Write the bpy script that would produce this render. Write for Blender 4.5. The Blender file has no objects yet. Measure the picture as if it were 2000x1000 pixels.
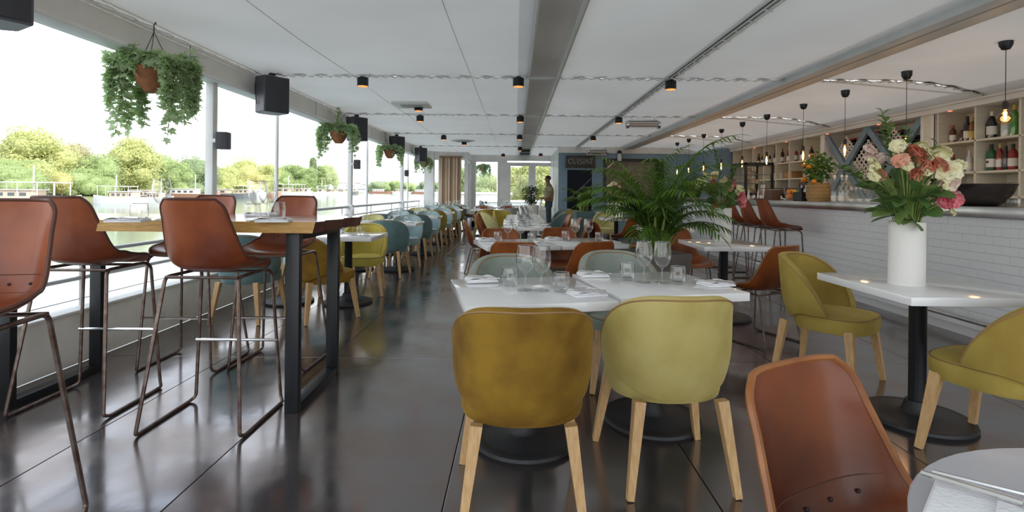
import bpy, bmesh, math, random
from mathutils import Vector, Matrix, Euler
random.seed(7)
ORD = 'first second third fourth fifth sixth seventh eighth ninth tenth eleventh twelfth thirteenth fourteenth fifteenth sixteenth seventeenth eighteenth nineteenth twentieth twenty-first twenty-second twenty-third twenty-fourth twenty-fifth twenty-sixth twenty-seventh twenty-eighth'.split()
S = bpy.context.scene
COL = S.collection
PI = math.pi
# ------------------------------------------------------------------ camera
ROLL = 0.0105
cam_d = bpy.data.cameras.new('camera'); cam = bpy.data.objects.new('camera', cam_d); COL.objects.link(cam)
cam_d.sensor_width = 36.0; cam_d.lens = 18.0; cam_d.shift_x = -0.0035; cam_d.shift_y = -0.062
cam_d.clip_start = 0.05; cam_d.clip_end = 6000
cam.matrix_world = Matrix.Translation((0, 0, 1.25)) @ Matrix.Rotation(PI/2, 4, 'X') @ Matrix.Rotation(ROLL, 4, 'Z')
S.camera = cam
# ------------------------------------------------------------------ world, sun, exposure
W = bpy.data.worlds.new('sky'); S.world = W; W.use_nodes = True
wn = W.node_tree.nodes; wl = W.node_tree.links; wn.clear()
wo = wn.new('ShaderNodeOutputWorld'); bg = wn.new('ShaderNodeBackground'); wl.new(bg.outputs[0], wo.inputs[0])
tc = wn.new('ShaderNodeTexCoord')
sep = wn.new('ShaderNodeSeparateXYZ'); wl.new(tc.outputs['Generated'], sep.inputs[0])
gr = wn.new('ShaderNodeValToRGB'); wl.new(sep.outputs[2], gr.inputs[0])
gr.color_ramp.elements[0].position = 0.0; gr.color_ramp.elements[0].color = (1.0, 1.0, 1.0, 1)
gr.color_ramp.elements[1].position = 0.45; gr.color_ramp.elements[1].color = (0.66, 0.80, 0.97, 1)
e = gr.color_ramp.elements.new(0.16); e.color = (0.92, 0.97, 1.01, 1)
mp = wn.new('ShaderNodeMapping'); mp.inputs['Scale'].default_value = (1.0, 1.0, 4.5); mp.inputs['Rotation'].default_value = (0.25, 0.1, 0.3)
wl.new(tc.outputs['Generated'], mp.inputs[0])
nz = wn.new('ShaderNodeTexNoise'); nz.inputs['Scale'].default_value = 2.6; nz.inputs['Detail'].default_value = 6; nz.inputs['Roughness'].default_value = 0.55
wl.new(mp.outputs[0], nz.inputs[0])
cr = wn.new('ShaderNodeValToRGB'); wl.new(nz.outputs[0], cr.inputs[0])
cr.color_ramp.elements[0].position = 0.42; cr.color_ramp.elements[0].color = (0, 0, 0, 1)
cr.color_ramp.elements[1].position = 0.68; cr.color_ramp.elements[1].color = (1, 1, 1, 1)
mx = wn.new('ShaderNodeMix'); mx.data_type = 'RGBA'
wl.new(cr.outputs[0], mx.inputs[0]); wl.new(gr.outputs[0], mx.inputs[6]); mx.inputs[7].default_value = (1.0, 1.0, 1.0, 1)
wl.new(mx.outputs[2], bg.inputs[0]); bg.inputs[1].default_value = 2.0
sd = bpy.data.lights.new('sun', 'SUN'); sd.energy = 4.5; sd.angle = 0.02; sd.color = (1.0, 0.95, 0.85)
sun = bpy.data.objects.new('sun', sd); COL.objects.link(sun)
sun.rotation_euler = Vector((-0.80, 0.38, -0.75)).to_track_quat('-Z', 'Y').to_euler()
S.view_settings.view_transform = 'Standard'; S.view_settings.look = 'None'; S.view_settings.gamma = 1.0
S.view_settings.use_curve_mapping = False
S.view_settings.exposure = 0.36

# ------------------------------------------------------------------ helpers
def at(px, py, Y):
    dx = px-1007; dy = py-376
    return Vector(((dx+ROLL*dy)*Y/1000, Y, 1.25-(dy-ROLL*dx)*Y/1000))
def onz(px, py, z):
    dy = (py-376)-ROLL*(px-1007)
    return at(px, py, (1.25-z)*1000/dy)

class MB:
    def __init__(s): s.v = []; s.f = []; s.m = []
    def add(s, vs, fs, mi=0):
        o = len(s.v); s.v += [tuple(p) for p in vs]; s.f += [tuple(i+o for i in f) for f in fs]; s.m += [mi]*len(fs); return s
    def box(s, x0, x1, y0, y1, z0, z1, mi=0, M=None):
        vs = [Vector((x, y, z)) for z in (z0, z1) for y in (y0, y1) for x in (x0, x1)]
        if M is not None: vs = [M @ p for p in vs]
        return s.add(vs, [(0,2,3,1), (4,5,7,6), (0,1,5,4), (2,6,7,3), (0,4,6,2), (1,3,7,5)], mi)
    def cbox(s, x0, x1, y0, y1, z0, z1, b=0.006, mi=0, M=None):   # chamfered box
        bm = bmesh.new()
        bmesh.ops.create_cube(bm, size=1)
        for v in bm.verts:
            v.co = Vector(((x0+x1)/2+v.co.x*(x1-x0), (y0+y1)/2+v.co.y*(y1-y0), (z0+z1)/2+v.co.z*(z1-z0)))
        bmesh.ops.bevel(bm, geom=bm.edges[:], offset=b, segments=2, affect='EDGES', profile=0.5)
        bm.verts.index_update()
        vs = [(M @ v.co) if M is not None else v.co.copy() for v in bm.verts]; fs = [[v.index for v in f.verts] for f in bm.faces]
        bm.free(); return s.add(vs, fs, mi)
    def lathe(s, prof, n=16, c=(0, 0, 0), mi=0, cap=True, M=None):
        vs = []; fs = []
        for r, z in prof:
            for k in range(n):
                a = 2*PI*k/n; vs.append(Vector((c[0]+r*math.cos(a), c[1]+r*math.sin(a), c[2]+z)))
        for j in range(len(prof)-1):
            for k in range(n):
                k2 = (k+1) % n; fs.append((j*n+k, j*n+k2, (j+1)*n+k2, (j+1)*n+k))
        if cap:
            if prof[0][0] > 1e-5: fs.append(tuple(range(n))[::-1])
            if prof[-1][0] > 1e-5: fs.append(tuple((len(prof)-1)*n+k for k in range(n)))
        if M is not None: vs = [M @ p for p in vs]
        return s.add(vs, fs, mi)
    def tube(s, pts, r, n=7, closed=False, mi=0, fil=0, taper=None):
        P = [Vector(p) for p in pts]
        if fil: P = fillet(P, fil)
        m = len(P); vs = []; fs = []
        T0 = (P[1]-P[0]).normalized()
        up = Vector((0, 0, 1)) if abs(T0.z) < 0.9 else Vector((1, 0, 0))
        N = T0.cross(up).normalized()
        for i in range(m):
            if closed: T = (P[(i+1) % m]-P[i-1])
            else: T = P[min(i+1, m-1)]-P[max(i-1, 0)]
            if T.length < 1e-9: T = T0
            T.normalize(); N = (N-T*N.dot(T)).normalized(); B = T.cross(N)
            rr = r if taper is None else r*(1+(taper-1)*i/(m-1))
            for k in range(n):
                a = 2*PI*k/n; vs.append(P[i]+N*(rr*math.cos(a))+B*(rr*math.sin(a)))
        for i in range(m if closed else m-1):
            i2 = (i+1) % m
            for k in range(n):
                k2 = (k+1) % n; fs.append((i*n+k, i*n+k2, i2*n+k2, i2*n+k))
        if not closed: fs.append(tuple(range(n))[::-1]); fs.append(tuple((m-1)*n+k for k in range(n)))
        return s.add(vs, fs, mi)
    def grid(s, fn, nu, nv, mi=0, wrap=False):
        vs = [fn(i/nu, j/nv) for j in range(nv+1) for i in range(nu+1)]
        fs = [(j*(nu+1)+i, j*(nu+1)+i+1, (j+1)*(nu+1)+i+1, (j+1)*(nu+1)+i) for j in range(nv) for i in range(nu)]
        return s.add(vs, fs, mi)
    def bar(s, a, b, w, h, mi=0, up=(0, 0, 1), w2=None, h2=None):   # rectangular bar a->b, optional taper
        a = Vector(a); b = Vector(b); T = (b-a).normalized(); U = Vector(up)
        if abs(T.dot(U)) > 0.95: U = Vector((0, 1, 0))
        X = T.cross(U).normalized(); U = X.cross(T)
        w2 = w if w2 is None else w2; h2 = h if h2 is None else h2
        vs = [a+X*w*i/2+U*h*j/2 for i, j in ((-1,-1), (1,-1), (1,1), (-1,1))]+[b+X*w2*i/2+U*h2*j/2 for i, j in ((-1,-1), (1,-1), (1,1), (-1,1))]
        return s.add(vs, [(3,2,1,0), (4,5,6,7), (0,1,5,4), (1,2,6,5), (2,3,7,6), (3,0,4,7)], mi)
    def sphere(s, c, r, nu=12, nv=8, sc=(1, 1, 1), mi=0):
        prof = [(max(1e-6, r*math.sin(PI*j/nv)), -r*math.cos(PI*j/nv)) for j in range(nv+1)]
        o = len(s.v); s.lathe(prof, nu, (0, 0, 0), mi, False)
        for i in range(o, len(s.v)):
            p = s.v[i]; s.v[i] = (c[0]+p[0]*sc[0], c[1]+p[1]*sc[1], c[2]+p[2]*sc[2])
        return s
    def mesh(s, name, mats, smooth=False):
        me = bpy.data.meshes.new(name); me.from_pydata(s.v, [], s.f)
        for m in (mats if isinstance(mats, (list, tuple)) else [mats]): me.materials.append(m)
        if any(s.m): me.polygons.foreach_set('material_index', s.m)
        bm = bmesh.new(); bm.from_mesh(me); bmesh.ops.recalc_face_normals(bm, faces=bm.faces[:]); bm.to_mesh(me); bm.free()
        if smooth:
            me.polygons.foreach_set('use_smooth', [True]*len(me.polygons))
            if smooth != 'all': me.set_sharp_from_angle(angle=math.radians(42))
        me.update(); return me
    def build(s, name, mats, parent=None, smooth=True, loc=None, kind=None, label=None):
        o = bpy.data.objects.new(name, s.mesh(name, mats, smooth)); COL.objects.link(o)
        if parent is not None: o.parent = parent
        if loc is not None: o.location = loc
        if kind: o['kind'] = kind
        if label: o['label'] = label
        return o
def fillet(P, r, n=4):
    out = [P[0]]
    for i in range(1, len(P)-1):
        a, b, c = P[i-1], P[i], P[i+1]; u = a-b; w = c-b
        d = min(r, u.length*0.49, w.length*0.49)
        p0 = b+u.normalized()*d; p2 = b+w.normalized()*d
        for k in range(n+1):
            t = k/n; out.append(p0*(1-t)**2+b*2*t*(1-t)+p2*t*t)
    out.append(P[-1]); return out
def place(name, me, parent=None, loc=None, rz=0.0, sc=None, label=None, kind=None):
    o = bpy.data.objects.new(name, me); COL.objects.link(o)
    if parent is not None: o.parent = parent
    if loc is not None: o.location = loc
    if rz: o.rotation_euler = (0, 0, rz)
    if sc is not None: o.scale = sc if isinstance(sc, (tuple, list)) else (sc, sc, sc)
    if label: o['label'] = label
    if kind: o['kind'] = kind
    return o
def tag(o, label, cat, group=None):
    o['label'] = label; o['category'] = cat
    if group: o['group'] = group
    return o
def thing(name, label, cat, loc=(0, 0, 0), rz=0.0, group=None):
    o = bpy.data.objects.new(name, None); COL.objects.link(o); o.empty_display_size = 0.05
    o.location = loc; o.rotation_euler = (0, 0, rz); return tag(o, label, cat, group)
def struct(o): o['kind'] = 'structure'; return o
def copy_tree(o, parent=None):
    c = o.copy(); COL.objects.link(c)
    if parent is not None: c.parent = parent
    for ch in list(o.children): copy_tree(ch, c)
    return c
def dup(root, label, loc, rz=0.0, group=None, sc=None):
    c = copy_tree(root); c.location = loc; c.rotation_euler = (0, 0, rz); c['label'] = label
    if 'group' in c: del c['group']
    if group: c['group'] = group
    if sc: c.scale = (sc, sc, sc)
    return c
class Proto:                       # first use moves the original, later uses copy it
    def __init__(s, make): s.make = make; s.root = None
    def put(s, label, loc, rz=0.0, group=None, sc=None):
        if s.root is None:
            s.root = s.make(); r = s.root; r.location = loc; r.rotation_euler = (0, 0, rz); r['label'] = label
            if group: r['group'] = group
            if sc: r.scale = (sc, sc, sc)
            return r
        return dup(s.root, label, loc, rz, group, sc)

# ------------------------------------------------------------------ materials
def mat(name, c, rough=0.5, metal=0.0, c2=None, ns=6.0, nd=4, nlo=0.35, nhi=0.65, bump=0.0, bs=60.0, stretch=None, sheen=0.0, coat=0.0,
        trans=0.0, spec=None, rvar=0.0, emit=None, es=0.0, subs=0.0):
    m = bpy.data.materials.new(name); m.use_nodes = True; nt = m.node_tree; n = nt.nodes; l = nt.links
    b = n['Principled BSDF']; b.inputs['Base Color'].default_value = (*c, 1); b.inputs['Roughness'].default_value = rough
    b.inputs['Metallic'].default_value = metal
    if spec is not None: b.inputs['Specular IOR Level'].default_value = spec
    if sheen: b.inputs['Sheen Weight'].default_value = sheen; b.inputs['Sheen Roughness'].default_value = 0.4; b.inputs['Sheen Tint'].default_value = (*[min(1, x*1.6+.1) for x in c], 1)
    if coat: b.inputs['Coat Weight'].default_value = coat; b.inputs['Coat Roughness'].default_value = 0.12
    if trans: b.inputs['Transmission Weight'].default_value = trans
    if emit: b.inputs['Emission Color'].default_value = (*emit, 1); b.inputs['Emission Strength'].default_value = es
    if c2 is not None or bump or rvar:
        t = n.new('ShaderNodeTexCoord'); v = t.outputs['Object']
        if stretch:
            mpp = n.new('ShaderNodeMapping'); mpp.inputs['Scale'].default_value = stretch; l.new(v, mpp.inputs[0]); v = mpp.outputs[0]
        if c2 is not None or rvar:
            z = n.new('ShaderNodeTexNoise'); z.inputs['Scale'].default_value = ns; z.inputs['Detail'].default_value = nd; l.new(v, z.inputs[0])
            r = n.new('ShaderNodeMapRange'); r.inputs[1].default_value = nlo; r.inputs[2].default_value = nhi; l.new(z.outputs[0], r.inputs[0])
            if c2 is not None:
                k = n.new('ShaderNodeMix'); k.data_type = 'RGBA'; l.new(r.outputs[0], k.inputs[0])
                k.inputs[6].default_value = (*c, 1); k.inputs[7].default_value = (*c2, 1); l.new(k.outputs[2], b.inputs['Base Color'])
            if rvar:
                q = n.new('ShaderNodeMapRange'); q.inputs[3].default_value = max(0.02, rough-rvar); q.inputs[4].default_value = rough+rvar
                l.new(r.outputs[0], q.inputs[0]); l.new(q.outputs[0], b.inputs['Roughness'])
        if bump:
            z2 = n.new('ShaderNodeTexNoise'); z2.inputs['Scale'].default_value = bs; z2.inputs['Detail'].default_value = 3; l.new(v, z2.inputs[0])
            bp = n.new('ShaderNodeBump'); bp.inputs['Strength'].default_value = bump; bp.inputs['Distance'].default_value = 0.01
            l.new(z2.outputs[0], bp.inputs['Height']); l.new(bp.outputs[0], b.inputs['Normal'])
    return m
def glassmat(name, tint=(1, 1, 1), ior=1.45, rough=0.02, extra=0.04):
    m = bpy.data.materials.new(name); m.use_nodes = True; nt = m.node_tree; n = nt.nodes; l = nt.links; n.clear()
    o = n.new('ShaderNodeOutputMaterial'); mxs = n.new('ShaderNodeMixShader'); tr = n.new('ShaderNodeBsdfTransparent'); gl = n.new('ShaderNodeBsdfGlossy')
    tr.inputs[0].default_value = (*tint, 1); gl.inputs['Roughness'].default_value = rough
    lw = n.new('ShaderNodeLayerWeight'); lw.inputs[0].default_value = 0.5
    fr = n.new('ShaderNodeMath'); fr.operation = 'POWER'; fr.inputs[1].default_value = 3.0; l.new(lw.outputs['Facing'], fr.inputs[0])
    ad = n.new('ShaderNodeMath'); ad.operation = 'ADD'; ad.use_clamp = True; ad.inputs[1].default_value = extra; l.new(fr.outputs[0], ad.inputs[0])
    l.new(ad.outputs[0], mxs.inputs[0]); l.new(tr.outputs[0], mxs.inputs[1]); l.new(gl.outputs[0], mxs.inputs[2]); l.new(mxs.outputs[0], o.inputs[0])
    return m
def leafmat(name, c, c2, ns=9.0, rough=0.45, tr=0.35):
    m = mat(name, c, rough, c2=c2, ns=ns, spec=0.35); nt = m.node_tree; n = nt.nodes; l = nt.links
    b = n['Principled BSDF']; o = n['Material Output']; t = n.new('ShaderNodeBsdfTranslucent'); x = n.new('ShaderNodeMixShader'); x.inputs[0].default_value = tr
    src = b.inputs['Base Color'].links[0].from_socket; l.new(src, t.inputs[0])
    l.new(b.outputs[0], x.inputs[1]); l.new(t.outputs[0], x.inputs[2]); l.new(x.outputs[0], o.inputs[0]); return m

M_fabric = leafmat('ceiling_fabric', (0.84, 0.84, 0.83), (0.78, 0.78, 0.77), 0.9, 0.75, 0.085)      # white awning cloth; translucency added so sun from above lights the room
M_fabric_bar = leafmat('bar_ceiling_fabric', (0.78, 0.77, 0.75), (0.70, 0.69, 0.67), 0.9, 0.75, 0.09)  # translucency added here as well, to brighten the bar side
M_white = mat('white_paint', (0.82, 0.82, 0.80), 0.45, c2=(0.74, 0.73, 0.70), ns=2.5)
M_beam = mat('beam_paint', (0.84, 0.82, 0.77), 0.55, c2=(0.76, 0.74, 0.69), ns=2.0, bump=.05, bs=25)
M_parapet = mat('parapet_paint', (0.80, 0.78, 0.72), 0.6, c2=(0.66, 0.62, 0.54), ns=3.0, nlo=.45, nhi=.8, bump=.05, bs=30)
M_dark = mat('dark_void', (0.03, 0.03, 0.03), 0.8)
M_chan = mat('channel_grey', (0.55, 0.53, 0.50), 0.7, c2=(0.48, 0.46, 0.43), ns=2)
M_steel_floor = mat('floor_steel', (0.25, 0.232, 0.235), 0.22, metal=0.85, c2=(0.25, 0.19, 0.16), ns=2.2, nd=8, nlo=.38, nhi=.75, bump=0.06, bs=7, rvar=0.10)
M_black = mat('black_metal', (0.018, 0.02, 0.023), 0.38, metal=0.3, bump=.03, bs=90)
M_iron = mat('cast_iron', (0.03, 0.03, 0.032), 0.5, metal=0.4, bump=.12, bs=110)
M_rod = mat('worn_rod', (0.12, 0.07, 0.055), 0.38, metal=0.75, c2=(0.20, 0.16, 0.14), ns=22)
M_chrome = mat('chrome', (0.72, 0.70, 0.68), 0.16, metal=1.0)
M_steel = mat('brushed_steel', (0.60, 0.60, 0.60), 0.28, metal=1.0, c2=(0.45, 0.45, 0.45), ns=3)
M_oak = mat('chair_oak', (0.62, 0.40, 0.19), 0.45, c2=(0.50, 0.30, 0.13), ns=14, stretch=(6, 6, 1))
M_tabletop = mat('white_laminate', (0.84, 0.84, 0.84), 0.12, coat=0.2, c2=(0.79, 0.79, 0.79), ns=3)
M_greytop = mat('grey_laminate', (0.50, 0.50, 0.53), 0.22, c2=(0.46, 0.46, 0.49), ns=4)
M_napkin = mat('napkin', (0.86, 0.86, 0.88), 0.85, bump=.25, bs=160)
M_glass = glassmat('clear_glass', (0.985, 0.99, 0.99), 1.45, 0.03, 0.045)
M_grim = glassmat('glass_rim', (0.97, 0.98, 0.98), 1.45, 0.08, 0.55)
M_pane = glassmat('window_pane', (0.96, 0.975, 0.97), 1.45, 0.0, 0.02)
M_vase = mat('vase_ceramic', (0.82, 0.80, 0.76), 0.5, bump=.04, bs=40)
M_blue = mat('blue_paint', (0.22, 0.33, 0.42), 0.5, c2=(0.19, 0.29, 0.37), ns=2)
M_beige = mat('shelf_wood', (0.74, 0.70, 0.58), 0.5, c2=(0.68, 0.63, 0.51), ns=5, stretch=(1, 1, 6))
M_tile = mat('glazed_tile', (0.83, 0.84, 0.85), 0.12, coat=0.3)
M_grout = mat('grout', (0.84, 0.84, 0.84), 0.6)
def velvet(name, c, c2): return mat(name, c, 0.75, c2=c2, ns=5.5, nd=5, nlo=.36, nhi=.68, sheen=0.45, bump=.08, bs=170, spec=0.2)
V = {'mustard': velvet('velvet_mustard', (0.27, 0.155, 0.018), (0.14, 0.068, 0.009)),
     'olive': velvet('velvet_olive', (0.40, 0.30, 0.07), (0.31, 0.215, 0.042)),
     'lime': velvet('velvet_lime', (0.50, 0.42, 0.16), (0.40, 0.315, 0.09)),
     'yellow': velvet('velvet_yellow', (0.55, 0.46, 0.10), (0.47, 0.37, 0.06)),
     'cream': velvet('velvet_cream', (0.62, 0.58, 0.28), (0.53, 0.48, 0.2)),
     'teal': velvet('velvet_teal', (0.16, 0.26, 0.27), (0.11, 0.19, 0.20)),
     'pale': velvet('velvet_pale_teal', (0.40, 0.53, 0.54), (0.31, 0.43, 0.44)),
     'sage': velvet('velvet_sage', (0.30, 0.335, 0.30), (0.22, 0.255, 0.225))}
M_pipe = mat('piping_cord', (0.30, 0.17, 0.07), 0.6)
M_leather = mat('leather_orange', (0.30, 0.080, 0.014), 0.36, c2=(0.085, 0.018, 0.006), ns=2.6, nd=3, nlo=.38, nhi=.64, coat=0.08, spec=.35, bump=.05, bs=45)
M_leather_d = mat('leather_brown', (0.33, 0.082, 0.022), 0.34, c2=(0.15, 0.032, 0.011), ns=3.0, nd=3, coat=0.1, spec=.4, bump=.06, bs=28)
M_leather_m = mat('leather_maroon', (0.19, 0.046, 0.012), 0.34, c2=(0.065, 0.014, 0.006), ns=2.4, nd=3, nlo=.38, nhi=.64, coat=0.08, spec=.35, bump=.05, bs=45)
M_rim = mat('leather_edge', (0.10, 0.035, 0.02), 0.4)
M_rim_o = mat('leather_edge_tan', (0.36, 0.14, 0.04), 0.4, c2=(0.22, 0.07, 0.02), ns=8)
# ================================================================== STRUCTURE
Y0, Y1 = -1.6, 19.0
XS = [-3.1, -2.14, -1.36, -0.275, 0.83, 1.93, 3.03, 4.13, 5.2, 6.15]
YS = [-1.6, -0.57, 1.63, 3.83, 6.03, 8.23, 10.43, 12.63, 14.83, 17.03, 19.0]
floor = struct(MB().box(-3.1, 6.15, Y0, Y1, -0.12, -0.008).build('floor', M_dark, smooth=False))
_pm = {}
for i in range(len(XS)-1):
    for j in range(len(YS)-1):
        w = XS[i+1]-XS[i]; d = YS[j+1]-YS[j]; k = (round(w, 3), round(d, 3))
        if k not in _pm: _pm[k] = MB().cbox(-w/2+.0025, w/2-.0025, -d/2+.0025, d/2-.0025, -0.0075, 0.0, 0.0015).mesh('steel_plate', M_steel_floor)
        place('steel_plate', _pm[k], floor, ((XS[i]+XS[i+1])/2, (YS[j]+YS[j+1])/2, 0))
# ceiling
CZ = 2.63
CY = [-1.2, 0.05, 3.05, 6.1, 9.1, 12.1, 15.3, 19.05]
cb = MB()                                                    # dark strips over the gaps, added to stop sun leaking between panels
for y in CY: cb.box(-3.3, .15, y-.035, y+.035, 2.645, 2.66); cb.box(.49, 3.5, y-.035, y+.035, 2.645, 2.66)
for y in CY: cb.grid(lambda u, v, y=y: (3.4+2.3*u, y-.05+.10*v, CZ-0.17*max(0, (3.4+2.3*u-4.5)/1.1)**2+.012), 16, 1)
for x0, x1, z in ((1.785, 1.895, 2.645), (-3.3, -3.03, 2.65), (.122, .158, 2.645), (.482, .518, 2.645), (5.55, 6.2, 2.66), (3.14, 3.54, 2.705)): cb.box(x0, x1, -1.2, 19.05, z, z+.02)
cb.box(.10, .54, 17.36, 19.05, 2.64, 2.70)
ceiling = struct(cb.build('ceiling', M_dark, smooth=False))
CX = [(-3.05, 0.14), (0.50, 1.80), (1.88, 3.18), (3.50, 5.62)]
def cz_right(x): 
    t = max(0, (x-4.5)/1.1); return CZ-0.17*t*t
for ci, (xa, xb) in enumerate(CX):
    for j in range(len(CY)-1):
        ya, yb = CY[j]+.018, CY[j+1]-.018
        ph = random.random()*6
        def fn(u, v, xa=xa, xb=xb, ya=ya, yb=yb, ci=ci, ph=ph):
            x = xa+(xb-xa)*u; y = ya+(yb-ya)*v
            e = min(u, 1-u, v, 1-v)
            rip = 0.007*math.sin(x*23+ph)*max(0, 1-min(v, 1-v)*(yb-ya)/0.35)
            z = (cz_right(x) if ci == 3 else CZ)-0.030*math.sin(PI*u)*math.sin(PI*v)+rip+0.008*math.sin(x*2.1+ph)*math.sin(y*1.7)*min(1, e*8)
            yy = y+0.012*math.sin(x*25+ph)*(max(0, 1-v*30)+max(0, 1-(1-v)*30))
            return (x, yy, z)
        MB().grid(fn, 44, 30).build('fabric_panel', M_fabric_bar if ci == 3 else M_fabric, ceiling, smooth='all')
# cord lacing across the gaps between panels
M_cord = mat('white_cord', (0.80, 0.79, 0.76), 0.6)
for y in CY[2:-1]:
    for (xa, xb) in CX:
        z0 = CZ-0.012
        pts = []; n = int((xb-xa)/0.055)
        for k in range(n+1):
            x = xa+(xb-xa)*k/n; zz = (cz_right(x) if xa > 3.4 else CZ)-0.010
            pts.append((x, y+(0.034 if k % 2 else -0.034), zz-(0.012 if k % 2 else 0.004)))
        MB().tube(pts, 0.005, 4).build('lacing_cord', M_cord, ceiling)
        MB().tube([(xa, y-.004, CZ-.002), (xb, y-.004, (cz_right(xb) if xa > 3.4 else CZ)-.002)], 0.010, 5).build('support_cable', M_cord, ceiling)
pts = []
for k in range(int(20/0.11)):
    y = -1.1+k*0.11; pts.append((-3.045 if k % 2 else -3.10, y, CZ-.012-(.014 if k % 2 else 0)))
MB().tube(pts, 0.005, 4).build('lacing_cord', M_cord, ceiling)
for x in (-0.54, -1.95):
    MB().tube([(x, y, CZ-0.030*math.sin(PI*(x+3.05)/3.19)*abs(math.sin(PI*((y-0.05) % 3.03)/3.03))-.003) for y in [0.1+0.25*i for i in range(75)]], 0.0028, 4).build('fabric_seam', M_chan, ceiling)
# ladder track between the two middle panels
for x in (1.815, 1.865): MB().tube([(x, -1.2, CZ-.012), (x, Y1, CZ-.012)], 0.008, 6).build('track_cable', M_cord, ceiling)
rung = MB().tube([(-.045, 0, 0), (.045, 0.03, 0)], 0.006, 5).mesh('track_rung', M_cord)
for k in range(80): place('track_rung', rung, ceiling, (1.84, -1.0+k*0.25, CZ-.022))
# recessed central channel
M_chanf = leafmat('channel_translucent', (0.72, 0.70, 0.67), (0.66, 0.64, 0.61), 1.5, 0.75, 0.13)  # translucency added so the recess is brightened from above
ch = MB()
ch.box(0.155, 0.485, -1.2, 17.4, 2.745, 2.76).box(0.155, 0.165, -1.2, 17.4, 2.62, 2.745).box(0.475, 0.485, -1.2, 17.4, 2.62, 2.745)
ch.box(0.155, 0.485, 17.39, 17.4, 2.62, 2.745)
ch.build('channel', M_chanf, ceiling, smooth=False)
MB().tube([(0.15, -1.2, 2.62), (0.15, 17.4, 2.62)], 0.014, 6).build('channel_edge', M_white, ceiling)
MB().tube([(0.49, -1.2, 2.615), (0.49, 17.4, 2.615)], 0.024, 8).build('channel_edge', M_white, ceiling)
for y in CY[1:-1]: MB().cbox(0.15, 0.49, y-.03, y+.03, 2.60, 2.632, .005).build('channel_bar', M_white, ceiling)
# long white box beam over the aisle in front of the bar
struct(MB().cbox(3.18, 3.50, -1.2, 15.3, 2.565, 2.70, .012).build('trim_1', M_white))
MB().box(3.30, 3.315, -1.2, 15.3, 2.560, 2.566).build('groove', M_chan, bpy.data.objects['trim_1'], smooth=False)
# left side: parapet, header beam, posts, rails
wall_left = struct(MB().cbox(-3.36, -3.10, Y0, 17.3, 0.0, 0.365, .008).build('wall_left', M_parapet))
MB().cbox(-3.40, -3.085, Y0, 17.3, 0.365, 0.385, .005).build('sill', M_white, wall_left)
MB().cbox(-3.105, -3.098, 4.42, 4.55, 0.12, 0.22, .002).build('access_plate', M_parapet, wall_left)
hdr = struct(MB().cbox(-3.30, -3.10, -1.2, 17.3, 2.40, 2.80, .006).build('trim_2', M_beam))
MB().cbox(-3.26, -3.075, -1.2, 17.3, 2.365, 2.40, .006).build('lower_lip', M_white, hdr)
for y in (2.0, 4.85, 7.9, 11.0, 14.0): MB().box(-3.0995, -3.0985, y, y+.008, 2.405, 2.62).build('panel_joint', M_dark, hdr, smooth=False)
posts = []
for k, y in enumerate((0.9, 5.38, 9.9, 14.4)):
    p = struct(MB().cbox(-3.245, -3.16, y-.045, y+.045, 0.385, 2.37, .012).build('trim_%d' % (10+k), M_white))
    MB().cbox(-3.27, -3.135, y-.07, y+.07, 0.385, 0.98, .01).build('post_sleeve', M_white, p)
for k, y in enumerate((2.9, 7.4, 11.9, 16.4)):
    struct(MB().tube([(-3.46, y, -0.6), (-3.46, y, 2.5)], 0.027, 10).build('trim_%d' % (20+k), M_white))
M_rail = mat('rail_grey', (0.55, 0.56, 0.56), 0.35, metal=0.3)
rail = thing('guard_rail', 'grey tubular guard rail with wires running along the river side above the low parapet', 'railing', (-3.22, 0, 0))
for z, r in ((0.94, 0.026), (0.775, 0.017), (0.585, 0.017), (0.43, 0.004)):
    MB().tube([(0, Y0, z), (0, 17.2, z)], r, 8).build('rail' if r > .01 else 'wire', M_rail, rail)
for k in range(9): MB().tube([(0, 1.9+k*1.9, 0.38), (0, 1.9+k*1.9, 0.94)], 0.012, 6).build('stanchion', M_rail, rail)
# right outer wall behind the shelves
struct(MB().box(6.05, 6.2, Y0, 19.0, -0.05, 2.80).build('wall_right', M_beige, smooth=False))
# kitchen block at the far right end
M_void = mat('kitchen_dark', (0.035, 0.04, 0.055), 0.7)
wk = MB()
KX0, KY = 1.27, 15.2
wk.box(KX0, KX0+.22, KY, KY+.15, 0, 2.44)                      # pillar
wk.box(2.30, 2.62, KY, KY+.15, 0, 2.44)                        # between door and hatch
wk.box(KX0+.22, 2.30, KY+.02, KY+.15, 1.98, 2.44)              # above kitchen door
wk.box(2.62, 4.35, KY, KY+.15, 2.22, 2.44); wk.box(2.62, 4.35, KY, KY+.15, 0, 1.12); wk.box(4.35, 6.05, KY, KY+.15, 0, 2.44)
wall_k = struct(wk.build('wall_kitchen', M_blue, smooth=False))
MB().box(KX0, 6.05, KY-.02, KY+.2, 2.44, 2.80).build('header_band', M_white, wall_k, smooth=False)
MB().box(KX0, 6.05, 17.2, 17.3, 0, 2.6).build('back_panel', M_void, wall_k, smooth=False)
MB().box(KX0, KX0+.05, KY+.15, 19.0, 0, 2.6).build('side_panel', M_white, wall_k, smooth=False)
fr = MB()
for a, b in (((2.62, 2.24), (4.35, 2.24)), ((2.62, 1.12), (4.35, 1.12)), ((2.64, 1.12), (2.64, 2.24)), ((4.33, 1.12), (4.33, 2.24))):
    fr.bar((a[0], KY-.01, a[1]), (b[0], KY-.01, b[1]), .09, .09)
fr.build('hatch_frame', M_black, wall_k, smooth=False)
fr = MB()
for x in (KX0+.23, 2.29): fr.bar((x, KY-.01, 0), (x, KY-.01, 1.98), .05, .06)
fr.bar((KX0+.22, KY-.01, 1.97), (2.30, KY-.01, 1.97), .05, .06)
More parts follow.
